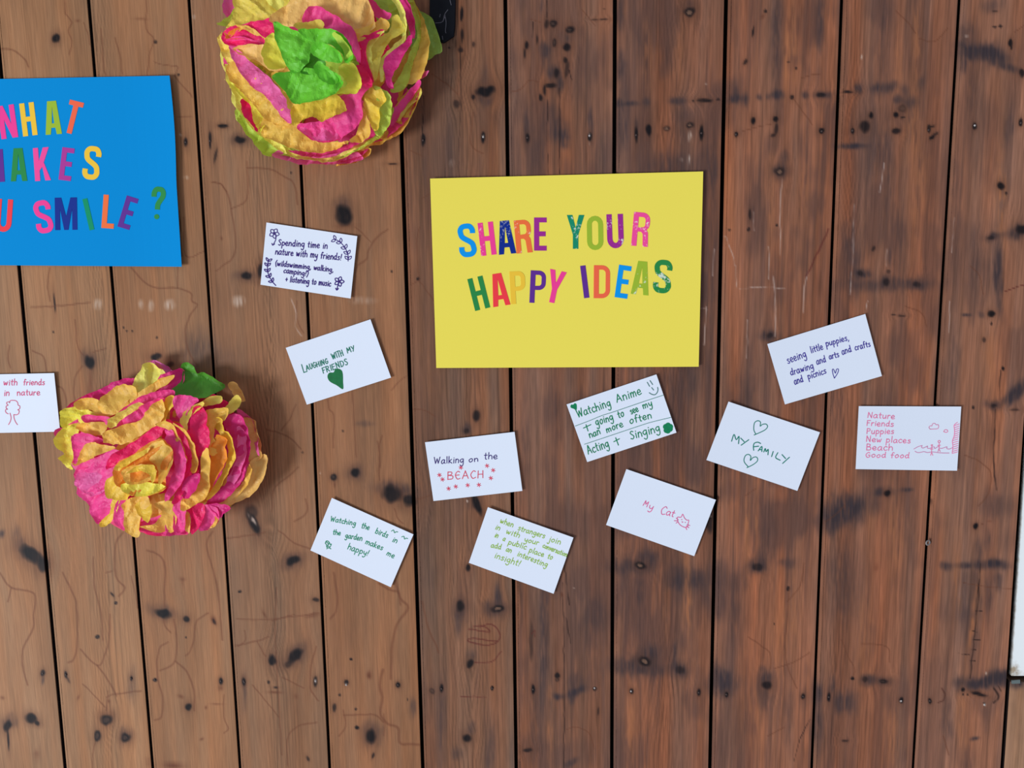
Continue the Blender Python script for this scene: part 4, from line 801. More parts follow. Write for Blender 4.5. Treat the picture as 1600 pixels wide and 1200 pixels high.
# walking on the beach
T = Tile(660, 670, 9.41); RED = (208, 62, 92)
c = card([(664, 691), (804, 674.8), (816.2, 767), (677.3, 782.9)], 'white card with red stars: walking on the BEACH')
strokes(c, 'handwriting', lines(T, [('Walking', (168, 515), (612, 500), 58), ('on', (680, 492), (825, 476), 50), ('the', (905, 448), (1105, 442), 58)]), 1.3, (50, 28, 112))
strokes(c, 'handwriting', lines(T, [('BQACH', (365, 748), (905, 718), 70)]), 1.2, RED, 'red capital letters')
for x, y in [(250, 680), (295, 745), (565, 570), (950, 545), (1040, 610), (1005, 725), (385, 880), (490, 850), (665, 830), (830, 825)]:
    strokes(c, 'star_drawing', [T.p([(x - 30 * math.cos(a), y - 30 * math.sin(a)), (x + 30 * math.cos(a), y + 30 * math.sin(a))]) for a in (.3, 1.3, 2.4)], 1.1, RED)

# when strangers join in
T = Tile(730, 785, 8); LIME = (140, 182, 62)
c = card([(762.3, 792.5), (896, 840), (865, 927.8), (732.5, 879.4)], 'white card in pale lime pen: when strangers join in with your conversation')
strokes(c, 'handwriting', lines(T, [('when', (405, 252), (570, 312), 42), ('strangers', (630, 345), (965, 452), 40), ('join', (1010, 482), (1165, 528), 42), ('in', (345, 332), (402, 356), 40), ('with', (480, 388), (650, 446), 40), ('your', (708, 488), (888, 534), 38),
        ('conversation', (938, 562), (1240, 684), 36), ('in', (338, 430), (378, 448), 38), ('a', (440, 476), (468, 488), 36), ('public', (508, 520), (735, 590), 40), ('place', (768, 620), (950, 684), 40), ('to', (998, 696), (1058, 720), 40),
        ('add', (292, 562), (420, 588), 40), ('an', (480, 608), (546, 634), 38), ('interesting', (620, 668), (995, 812), 40), ('insight!', (335, 692), (655, 800), 44)]), 1.2, LIME)

# watching anime
T = Tile(880, 580, 8); EMER = (0, 124, 84)
c = card([(885.3, 631.9), (1025.6, 585), (1057, 676), (917.5, 722)], 'white card ruled in three with green pen: watching anime, acting and singing')
strokes(c, 'handwriting', lines(T, [('Watching', (182, 585), (602, 432), 62), ('Anime', (672, 392), (985, 285), 62), ('going', (412, 682), (632, 608), 56), ('to', (690, 588), (768, 562), 56), ('see', (848, 540), (945, 500), 50), ('my', (1000, 472), (1118, 428), 50),
        ('nan', (332, 835), (472, 782), 52), ('more', (545, 772), (755, 690), 50), ('often', (835, 662), (1112, 585), 54), ('Acting', (312, 1042), (580, 942), 64), ('Singing', (845, 852), (1218, 748), 62)])
        + [T.p(p) for p in ([(285, 670), (310, 748)], [(252, 712), (345, 668)], [(655, 832), (690, 925)], [(632, 882), (702, 845)])], 1.5, EMER)
strokes(c, 'ruled_line', [T.path([(150, 686), (320, 622), (480, 556), (640, 505), (1000, 382), (1250, 300)])], .9, (60, 130, 118))
strokes(c, 'ruled_line', [T.path([(265, 914), (600, 802), (1000, 668), (1130, 630), (1345, 578)])], .9, (60, 130, 118))
strokes(c, 'heart_drawing', [], 1, EMER, fills=[T.p([(90, 440), (100, 418), (125, 418), (140, 402), (160, 405), (170, 430), (166, 485), (130, 470), (98, 458)])])
strokes(c, 'clover_drawing', [], 1, EMER, fills=[T.p([(x + 36 * math.cos(a), y + 36 * math.sin(a)) for a in np.linspace(0, 6.283, 9)[:-1]]) for x, y in [(1310, 678), (1282, 695), (1338, 695), (1335, 722), (1290, 738), (1312, 715), (1308, 744)]])
strokes(c, 'smiling_face_drawing', [T.p([(1050, 138), (1080, 190)]), T.p([(1085, 118), (1118, 168)]), T.p([(1105, 205), (1130, 236)]), T.path([(1075, 270), (1110, 290), (1145, 294), (1172, 270), (1184, 235), (1180, 202)])], 1.4, (70, 118, 118))

# my cat
T = Tile(940, 725, 7.742); ROSE = (214, 88, 150)
c = card([(978.7, 733), (1118.6, 781), (1084.7, 869), (947, 820.3)], 'white card in pink pen with a little cat face: my cat')
strokes(c, 'handwriting', lines(T, [('M', (498, 500), (552, 522), 42), ('y', (562, 540), (618, 558), 46), ('C', (700, 598), (770, 622), 66), ('at', (775, 612), (870, 646), 52)], gap=.1), 1.15, ROSE)
strokes(c, 'cat_drawing', [T.path(p, 3) for p in ([(925, 705), (915, 645), (960, 645), (980, 606), (1000, 650), (1030, 680), (1054, 680), (1046, 722), (1040, 755), (1010, 768), (955, 742), (925, 705)], [(878, 686), (918, 690)], [(902, 655), (928, 676)], [(900, 715), (925, 700)], [(1032, 735), (1068, 745)], [(1025, 750), (1055, 772)], [(1016, 765), (1030, 796)], [(965, 672), (972, 675)], [(1008, 705), (1015, 708)], [(970, 698), (978, 706), (984, 702)])], 1.1, ROSE)

# my family
T = Tile(1095, 620, 7.744); SEA = (0, 122, 108)
c = card([(1138.3, 627.5), (1281.2, 675.5), (1245.8, 767), (1103.8, 718.8)], 'white card with two outlined green hearts: my family')
H = [T.path(p, 4) for p in ([(372, 538), (402, 455), (428, 520), (462, 478), (456, 568)], [(482, 500), (526, 545)], [(580, 520), (488, 586)], [(640, 648), (636, 600), (648, 562), (690, 550), (724, 566)], [(640, 605), (700, 598)],
     [(694, 655), (738, 600), (738, 664)], [(708, 640), (740, 640)], [(762, 668), (780, 625), (790, 665), (815, 635), (812, 702)], [(876, 662), (856, 724)], [(932, 676), (905, 735), (960, 768)], [(982, 700), (1026, 748)], [(1072, 732), (990, 806)])]
strokes(c, 'handwriting', H, 1.5, SEA)
strokes(c, 'heart_drawing', [T.path([(645, 462), (665, 452), (650, 425), (640, 385), (650, 315), (690, 290), (722, 308), (718, 356), (745, 335), (788, 330), (808, 360), (780, 398), (720, 430), (645, 462)], 4)], 1.3, SEA)
strokes(c, 'heart_drawing', [T.path([(558, 858), (570, 845), (532, 800), (522, 760), (540, 712), (575, 697), (605, 722), (598, 772), (628, 738), (668, 728), (688, 752), (678, 785), (630, 822), (558, 858)], 4)], 1.3, SEA)

# seeing little puppies
T = Tile(1190, 485, 8); INDIGO = (58, 46, 150)
c = card([(1199, 537.5), (1352, 490.6), (1378, 587.5), (1226.5, 631.9)], 'white card in blue-purple pen: seeing little puppies, arts and crafts')
strokes(c, 'handwriting', lines(T, [('seeing', (328, 668), (566, 578), 56), ('little', (618, 534), (772, 488), 50), ('puppies,', (808, 452), (1098, 372), 46), ('drawing', (365, 815), (655, 725), 50), ('and', (692, 678), (808, 640), 48), ('arts', (850, 615), (972, 578), 46), ('and', (1010, 555), (1128, 512), 48),
        ('crafts', (1170, 500), (1365, 448), 44), ('and', (415, 928), (525, 888), 50), ('picnics', (585, 862), (815, 785), 46)]), 1.35, INDIGO)
strokes(c, 'heart_drawing', [T.path([(910, 848), (892, 795), (884, 742), (900, 738), (922, 788), (935, 738), (960, 735), (952, 780), (910, 848)], 3)], 1.2, INDIGO)

# list card
T = Tile(1330, 625, 8.889); PALE = (226, 112, 164)
c = card([(1342, 634.6), (1502, 635.3), (1495.4, 735.5), (1337, 733)], 'white card in pink pen listing nature, friends, puppies and more, at the far right')
strokes(c, 'handwriting', lines(T, [('Nature', (225, 245), (605, 266), 48), ('Friends', (212, 358), (590, 370), 46), ('Puppies', (212, 472), (595, 472), 48), ('New places', (205, 578), (825, 602), 48), ('Beach', (205, 696), (580, 702), 52), ('Good food', (195, 798), (808, 808), 44)]), 1.15, PALE)
strokes(c, 'cloud_drawing', [T.path([(1095, 405), (1080, 380), (1100, 358), (1120, 362), (1130, 332), (1160, 325), (1180, 345), (1205, 342), (1215, 370), (1200, 398), (1150, 403), (1095, 405)], 4)], 1.0, (212, 130, 175))
strokes(c, 'cloud_drawing', [T.path([(1285, 440), (1295, 420), (1315, 412), (1335, 420), (1340, 440), (1315, 450), (1285, 440)], 4)], 1.0, PALE)
strokes(c, 'sea_drawing', [T.path([(870, 682), (930, 648), (985, 634), (975, 655), (1000, 668), (1060, 640), (1055, 665), (1090, 672), (1150, 650), (1160, 675), (1200, 650), (1225, 640), (1220, 665), (1260, 672), (1330, 650), (1325, 672), (1360, 682), (1410, 660)], 4), T.path([(885, 712), (920, 730), (960, 728), (1010, 718), (1060, 730), (1130, 722), (1240, 735), (1360, 738)], 4)], 1.0, (206, 130, 180))
for x, y, r in [(1120, 630, 10), (1222, 578, 16)]:
    strokes(c, 'stick_person_drawing', [T.path([(x + r * math.cos(a), y + r * math.sin(a)) for a in np.linspace(0, 6.283, 9)], 3), T.p([(x, y + r), (x - 4, y + 100)]), T.p([(x - 22, y + 55), (x + 18, y + 50)]), T.p([(x - 4, y + 100), (x - 18, y + 140)]), T.p([(x - 4, y + 100), (x + 14, y + 140)])], 1.0, PALE)
strokes(c, 'cliff_drawing', [T.path([(1475, 310), (1430, 350), (1435, 420), (1430, 500), (1405, 570), (1412, 640), (1402, 740)], 4)] + [T.p([(x0, y), (min(x0 + 75, 1505 - (y - 300) * .06), y - 22)]) for x0, y in [(1434, 355), (1436, 385), (1438, 415), (1436, 445), (1434, 475), (1425, 505), (1415, 535), (1408, 565), (1410, 595), (1412, 625), (1412, 655), (1408, 685), (1406, 715), (1404, 742)]], 1.0, (236, 120, 176))

# with friends in nature
T = Tile(0, 570, 10); CRIM = (200, 62, 118)
c = card([(-58, 586), (84.5, 583), (94, 674.5), (-55, 677.5)], 'white card cut by the left edge with a red tree outline: with friends in nature')
strokes(c, 'handwriting', lines(T, [('with', (52, 322), (272, 320), 56), ('friends', (362, 318), (698, 316), 52), ('in', (58, 484), (148, 486), 58), ('nature', (262, 482), (625, 472), 56)]), 1.25, CRIM)
strokes(c, 'tree_drawing', [T.path(p, 4) for p in ([(128, 768), (95, 748), (84, 715), (100, 692), (118, 698), (94, 672), (100, 642), (125, 632), (104, 610), (108, 585), (148, 580), (145, 600), (160, 562), (200, 556), (245, 562), (275, 592), (282, 630), (308, 645), (306, 685), (276, 704), (298, 715), (290, 762), (255, 782), (222, 778)], [(155, 755), (172, 825), (160, 885), (132, 935)], [(214, 778), (218, 830), (240, 890), (272, 936)])], 1.2, (196, 78, 118))
# ------------------------------------------------------------------ tissue paper flowers
PAPERS = {'Y': (254, 230, 116), 'y': (242, 216, 106), 'v': (224, 211, 92), 'O': (255, 192, 90), 'o': (240, 152, 58), 'A': (255, 202, 74), 'P': (243, 72, 154), 'p': (236, 104, 178), 'R': (232, 36, 112), 'M': (214, 48, 136), 'L': (186, 214, 84), 'l': (150, 188, 90),
          'G': (108, 202, 58), 'g': (84, 160, 54), 'V': (212, 110, 190), 'T': (238, 190, 114), 'B': (255, 230, 86)}
TISSUE = {k: mat('tissue paper ' + k, c,   .5, .3, bump=.12, bump_scale=60, var=.07, var_scale=40, trans=.25) for k, c in PAPERS.items()}
NAMES = dict(Y='pale yellow', y='dull yellow', v='olive yellow', O='orange', o='deep orange', A='golden', P='pink', p='light pink', R='hot pink', M='magenta', L='lime', l='grey-green', G='bright green', g='green', V='mauve', T='tan', B='bright yellow')

def facets(x, y, s):
    """flat facets meeting in straight folds, like crumpled paper: linear interpolation over a skewed triangle lattice"""
    k = (x + y) * .36602540; u = x + k; v = y + k
    i = np.floor(u); j = np.floor(v); a = u - i; b = v - j
    h00 = _hash(i, j, s); h11 = _hash(i + 1, j + 1, s); up = a > b
    hm = np.where(up, _hash(i + 1, j, s), _hash(i, j + 1, s))
    big = np.maximum(a, b); small = np.minimum(a, b)
    return h00 * (1 - big) + hm * (big - small) + h11 * small
def crease(x, y, s):
    wx = .9 * (vnoise(x * .8, y * .8, s + 40) - .5); wy = .9 * (vnoise(x * .8 + 9, y * .8, s + 41) - .5)
    return .68 * facets(x + wx, y + wy, s) + .32 * facets((x + wy) * 2.1 + 5, (y + wx) * 2.1, s + 7)

class Pompom:
    def __init__(s, name, c, R, H, T, label, squash=1.0):
        s.c = np.array(c, float); s.R = R; s.H = H; s.T = T; s.sq = squash; s.n = 0; s.lay = .0006
        s.root = empty(name, at(c[0], c[1], 0)); tag(s.root, label, 'paper flower')
    def dome(s, x, y):
        r = np.hypot((x - s.c[0]), (y - s.c[1]) * s.sq) / s.R
        return s.H * np.clip(1 - r ** 2.2, 0, 1) + .004
    def sheet(s, name, key, poly, rise=.017, fold=.0050, up=0.0, step=2.6, raw=False, rag=.5, radial=True):
        """one piece of tissue: outline in pixels, laid over the dome, its outer edge lifted, folds running outward"""
        P = np.array(poly, float) if raw else s.T.p(poly)
        sd = s.n * 7 + 3; s.n += 1
        b = smooth_path(P, 7, True)
        # ragged torn edge
        L = np.concatenate([[0], np.cumsum(np.hypot(*np.diff(b, axis=0).T))]); keep = [0]
        for i in range(1, len(b)):
            if L[i] - L[keep[-1]] > step * .8: keep.append(i)
        b = b[keep]; ctr = b.mean(0); rnd = np.random.default_rng(sd)
        th_ = np.arange(len(b)); nb = np.roll(b, -1, 0) - np.roll(b, 1, 0); nb = np.stack([-nb[:, 1], nb[:, 0]], 1) / np.maximum(np.hypot(*nb.T), 1e-6)[:, None]
        b = b + nb * (rag * 4.4 * (vnoise(b[:, 0] * .16, b[:, 1] * .16, sd) - .5))[:, None] + rnd.normal(0, rag * .6, b.shape)
        x0, y0 = b.min(0); x1, y1 = b.max(0)
        gx, gy = np.meshgrid(np.arange(x0 + step * .5, x1, step), np.arange(y0 + step * .5, y1, step))
        g = np.stack([gx.ravel(), gy.ravel()], 1) + rnd.uniform(-.3, .3, (gx.size, 2)) * step
        n = len(b); inside = np.zeros(len(g), bool); dist = np.full(len(g), 1e9)
        for i in range(n):
            a, c2 = b[i], b[(i + 1) % n]
            cond = (a[1] > g[:, 1]) != (c2[1] > g[:, 1])
            xi = (c2[0] - a[0]) * (g[:, 1] - a[1]) / (c2[1] - a[1] + 1e-12) + a[0]
            inside ^= cond & (g[:, 0] < xi)
            ab = c2 - a; t = np.clip(((g - a) @ ab) / max(ab @ ab, 1e-9), 0, 1)
            dist = np.minimum(dist, np.hypot(*(g - a - t[:, None] * ab).T))
        ok = inside & (dist > step * .45); g = g[ok]; din = dist[ok]
        pts = [Vector(p) for p in np.vstack([b, g])]
        vv, _, ff, *_r = geometry.delaunay_2d_cdt(pts, [], [list(range(n))], 1, 1e-4)
        q = np.array([(v.x, v.y) for v in vv])
        d = q - s.c; d[:, 1] *= s.sq; r = np.hypot(*d.T)
        bd = b - s.c; bd[:, 1] *= s.sq; br = np.hypot(*bd.T); lo, hi = np.percentile(br, 5), np.percentile(br, 95)
        t = np.clip((r - lo) / max(hi - lo, 6), 0, 1.1)
        th = np.arctan2(d[:, 1], d[:, 0])
        cd = ctr - s.c; ax = cd / max(np.hypot(*cd), 1e-6)
        along = (q - ctr) @ ax; cross = (q - ctr) @ np.array([-ax[1], ax[0]])
        wv = 9 * (fbm(q[:, 0] * .03, q[:, 1] * .03, sd + 9, 2) - .5)
        f = crease((cross + wv) * .055 + sd, along * .010 + wv * .02, sd) - .5                      # pleats running from the heart outwards
        k = crease(q[:, 0] * .042 + .01 * q[:, 1], q[:, 1] * .042, 31) - .5; k2 = crease(q[:, 0] * .09, q[:, 1] * .09 + .02 * q[:, 0], 57) - .5   # crumples
        h = s.dome(q[:, 0], q[:, 1]) * .92 + up + s.n * s.lay
        h = h + rise * t ** 1.4 - .35 * rise + fold * (.5 + .9 * t) * f * 3.0 + .0085 * k + .0030 * k2
        full = np.concatenate([np.zeros(n), din]); ed = np.array([full[o_[0]] if o_ else 0. for o_ in _r[0]])
        h = h + .0042 * np.exp(-ed / 3.4) * np.clip(t * 1.6 - .3, 0, 1)
        h = np.maximum(h, .003 + .0004 * (s.n % 9))
        V = at(q[:, 0], q[:, 1], h.mean())
        V[:, 1] = -h
        o = build(name, V, [tuple(x) for x in ff], TISSUE[key], s.root)
        bm = bmesh.new(); bm.from_mesh(o.data)
        for fc in bm.faces:
            if fc.normal.y > 0: fc.normal_flip()
        bm.to_mesh(o.data); bm.free()
        o['label'] = NAMES[key] + ' tissue ' + ('leaf' if name == 'leaf' else 'petal')
        return o
    def under(s, rings, keys, clip=None):
        """the fuller layers underneath, seen in the gaps and from the side"""
        rnd = random.Random(11); k = 0
        for j, (r0, r1, n) in enumerate(rings):
            for i in range(n):
                a0 = 2 * math.pi * (i + .35 * j) / n; span = 2 * math.pi / n * .62; poly = []
                for u in np.linspace(-1, 1, 7): poly.append((s.c[0] + s.R * (r1 + rnd.uniform(-.03, .03)) * math.cos(a0 + u * span), s.c[1] + s.R * (r1 + rnd.uniform(-.03, .03)) * math.sin(a0 + u * span) / s.sq))
                for u in np.linspace(1, -1, 5): poly.append((s.c[0] + s.R * r0 * math.cos(a0 + u * span), s.c[1] + s.R * r0 * math.sin(a0 + u * span) / s.sq))
                s.sheet('petal', keys[k % len(keys)], poly, rise=.012, up=-.018, raw=True, step=5, fold=.005); k += 1

one = Pompom('paper_flower', (497, 92), 158, .046, Tile(320, 0, 4), 'big yellow, pink and lime tissue paper flower with bright green centre')
one.under([(.62, .93, 7), (.35, .68, 6), (.05, .42, 4)], 'OPLYPRL')
for nm, k, poly in [
 ('leaf','l',[(1290,60),(1345,70),(1420,118),(1455,200),(1490,320),(1440,350),(1375,378),(1300,330),(1280,200)]),
 ('petal','L',[(210,690),(203,740),(260,830),(320,900),(385,975),(500,978),(640,985),(520,880),(380,790),(280,700)]),
 ('petal','p',[(430,975),(500,1000),(600,1030),(720,1030),(830,1034),(1000,1000),(900,930),(700,930),(500,930)]),
 ('petal','O',[(830,1036),(880,1036),(960,1015),(1030,975),(1046,940),(1020,915),(1110,902),(1180,870),(1250,825),(1310,720),(1362,560),(1270,560),(1120,760),(930,900)]),
 ('petal','P',[(860,1015),(930,1010),(1000,975),(1020,940),(1010,925),(930,945),(870,985)]),
 ('petal','P',[(1060,890),(1150,865),(1240,805),(1300,700),(1345,580),(1290,560),(1210,700),(1130,790),(1050,860)]),
 ('petal','Y',[(140,400),(133,450),(150,530),(190,600),(215,680),(260,760),(350,850),(450,930),(520,960),(420,800),(330,640),(240,480)]),
 ('petal','y',[(70,285),(95,180),(110,250),(180,300),(330,330),(480,440),(420,450),(330,400),(210,400),(140,395),(100,330)]),
 ('petal','L',[(100,165),(150,100),(190,50),(230,60),(200,150),(140,175)]),
 ('petal','p',[(125,60),(150,-20),(200,-40),(190,20),(170,70),(135,110)]),
 ('petal','v',[(185,-30),(180,60),(165,130),(140,180),(260,145),(400,125),(500,90),(540,30),(480,-40),(320,-60)]),
 ('petal','Y',[(360,-60),(560,-70),(720,-40),(680,20),(560,60),(500,80),(420,45)]),
 ('petal','L',[(1140,-40),(1190,-10),(1250,110),(1262,200),(1250,240),(1190,180),(1150,90)]),
 ('petal','L',[(1160,570),(1200,500),(1250,400),(1300,280),(1322,220),(1305,100),(1240,-30),(1290,-30),(1345,110),(1345,250),(1300,400),(1262,530),(1205,580)]),
 ('petal','O',[(1250,-40),(1310,10),(1350,80),(1385,170),(1412,275),(1395,380),(1365,480),(1290,524),(1235,510),(1290,400),(1345,260),(1335,120)]),
 ('petal','p',[(1320,500),(1360,450),(1412,452),(1385,485),(1345,500)]),
 ('petal','Y',[(1200,730),(1230,690),(1290,620),(1320,560),(1345,535),(1366,600),(1320,640),(1262,690),(1215,760)]),
 ('petal','P',[(1150,760),(1180,690),(1230,620),(1270,570),(1340,510),(1362,545),(1280,630),(1220,720),(1175,790)]),
 ('petal','Y',[(350,850),(460,920),(560,990),(700,1012),(800,1022),(900,970),(1000,920),(900,930),(740,990),(560,950),(450,890)]),
 ('petal','P',[(520,940),(600,975),(700,985),(800,970),(920,925),(1040,870),(1120,800),(1060,800),(930,880),(800,930),(640,950)]),
 ('petal','L',[(790,1022),(850,990),(940,950),(1040,900),(1130,830),(1165,740),(1175,670),(1120,720),(1070,830),(960,920),(850,980)]),
 ('petal','O',[(350,840),(365,740),(400,690),(500,720),(620,790),(740,870),(880,890),(930,870),(860,920),(760,950),(660,955),(540,925),(440,885)]),
 ('petal','O',[(130,440),(160,395),(220,390),(300,460),(420,590),(560,740),(500,790),(400,760),(300,650),(200,545),(150,500)]),
 ('petal','R',[(225,620),(270,620),(330,700),(350,830),(290,770),(240,700)]),
 ('petal','B',[(140,505),(200,530),(300,590),(385,715),(375,780),(355,840),(320,770),(280,660),(200,575)]),
 ('petal','p',[(155,305),(205,308),(300,400),(420,500),(550,670),(560,750),(530,775),(470,720),(390,610),(290,540),(215,430)]),
 ('petal','R',[(100,250),(105,190),(190,160),(330,130),(420,120),(440,200),(410,290),(250,275),(150,280)]),
 ('petal','o',[(120,235),(180,180),(260,170),(360,220),(420,290),(330,260),(220,250)]),
 ('petal','P',[(105,255),(180,235),(260,240),(350,265),(410,285),(280,285),(160,278)]),
 ('petal','O',[(110,190),(160,170),(230,155),(300,175),(380,240),(420,260),(360,250),(270,195),(200,195),(140,225)]),
 ('petal','T',[(170,300),(260,280),(400,290),(470,360),(500,430),(420,445),(330,385),(230,345)]),
 ('petal','T',[(410,120),(440,80),(560,-10),(700,-40),(850,-40),(1000,-20),(1060,110),(1062,190),(960,190),(850,170),(740,145),(620,155),(540,170),(430,150)]),
 ('petal','P',[(960,-20),(1040,0),(1110,60),(1175,100),(1150,135),(1080,110),(1000,60)]),
 ('petal','P',[(605,145),(640,80),(700,45),(790,85),(870,140),(950,210),(975,400),(900,300),(820,210),(720,165)]),
 ('petal','y',[(575,175),(640,145),(740,138),(750,165),(690,182),(620,195)]),
 ('petal','O',[(925,190),(1000,170),(1060,140),(1100,108),(1145,130),(1150,180),(1080,210),(1020,250),(970,340),(935,270)]),
 ('petal','R',[(955,250),(1040,215),(1110,185),(1115,220),(1025,270),(1010,350),(1060,520),(1015,480),(965,400)]),
 ('petal','v',[(1000,290),(1060,230),(1150,195),(1185,95),(1240,140),(1240,200),(1150,265),(1105,360),(1065,510),(1015,390)]),
 ('petal','Y',[(1000,280),(1060,225),(1130,200),(1090,250),(1040,300),(1050,400),(1065,500),(1020,400)]),
 ('petal','Y',[(1095,385),(1160,300),(1235,230),(1232,130),(1190,30),(1140,-30),(1190,-30),(1245,60),(1265,160),(1255,240),(1185,310),(1125,390),(1120,500),(1100,505)]),
 ('petal','M',[(1120,380),(1200,300),(1290,215),(1290,275),(1230,390),(1170,480),(1180,560),(1130,510)]),
 ('petal','M',[(1200,-30),(1245,-20),(1295,60),(1322,190),(1300,240),(1265,140),(1235,60)]),
 ('petal','L',[(1060,540),(1110,555),(1160,600),(1170,690),(1150,790),(1080,850),(1060,800),(1090,700),(1075,620)]),
 ('petal','P',[(830,610),(920,580),(1000,490),(1035,540),(985,620),(980,760),(870,860),(740,890),(650,860),(570,790),(690,760),(820,720),(870,680)]),
 ('petal','p',[(590,800),(700,770),(860,800),(960,760),(870,860),(745,890),(660,860)]),
 ('petal','R',[(940,400),(1000,430),(1062,540),(1020,560),(980,520)]),
 ('petal','O',[(975,660),(1005,700),(1045,800),(1035,845),(970,890),(915,885),(960,800),(965,720)]),
 ('petal','A',[(1000,625),(1020,570),(1042,535),(1065,565),(1110,560),(1130,620),(1095,690),(1095,800),(1065,820),(1030,760),(990,665)]),
 ('petal','A',[(538,650),(600,630),(720,620),(825,590),(882,670),(870,705),(800,740),(742,768),(680,735),(620,755),(572,792),(550,750)]),
 ('petal','B',[(832,410),(880,393),(940,410),(985,500),(960,590),(880,590),(815,590),(890,530),(845,470)]),
 ('petal','B',[(370,340),(395,250),(440,215),(475,320),(505,400),(430,445),(385,405)]),
 ('petal','O',[(412,460),(460,450),(500,500),(560,640),(550,700),(500,600),(440,520)]),
]:
    low = k == 'l'
    one.sheet(nm, k, poly, **(dict(rise=.004, fold=.0012, rag=.2) if low else {}))
for k, poly, up in [
 ('g',[(600,330),(700,330),(760,420),(700,470),(610,460)],.002),
 ('G',[(430,138),(500,165),(600,205),(695,270),(660,330),(640,400),(560,462),(510,400),(455,270)],.010),
 ('G',[(595,200),(700,178),(800,190),(885,240),(948,372),(890,402),(850,330),(770,270),(680,265)],.010),
 ('G',[(450,485),(560,440),(690,425),(860,500),(835,580),(740,625),(650,645),(550,640),(500,570)],.010),
 ('L',[(800,215),(870,240),(945,370),(890,400),(860,320)],.016),
 ('G',[(662,320),(700,262),(785,290),(850,340),(852,392),(760,380),(685,350)],.018),
 ('G',[(676,425),(710,378),(790,440),(862,490),(800,532),(735,505)],.018),
]:
    one.sheet('petal', k, poly, rise=.010, fold=.0065, up=up)

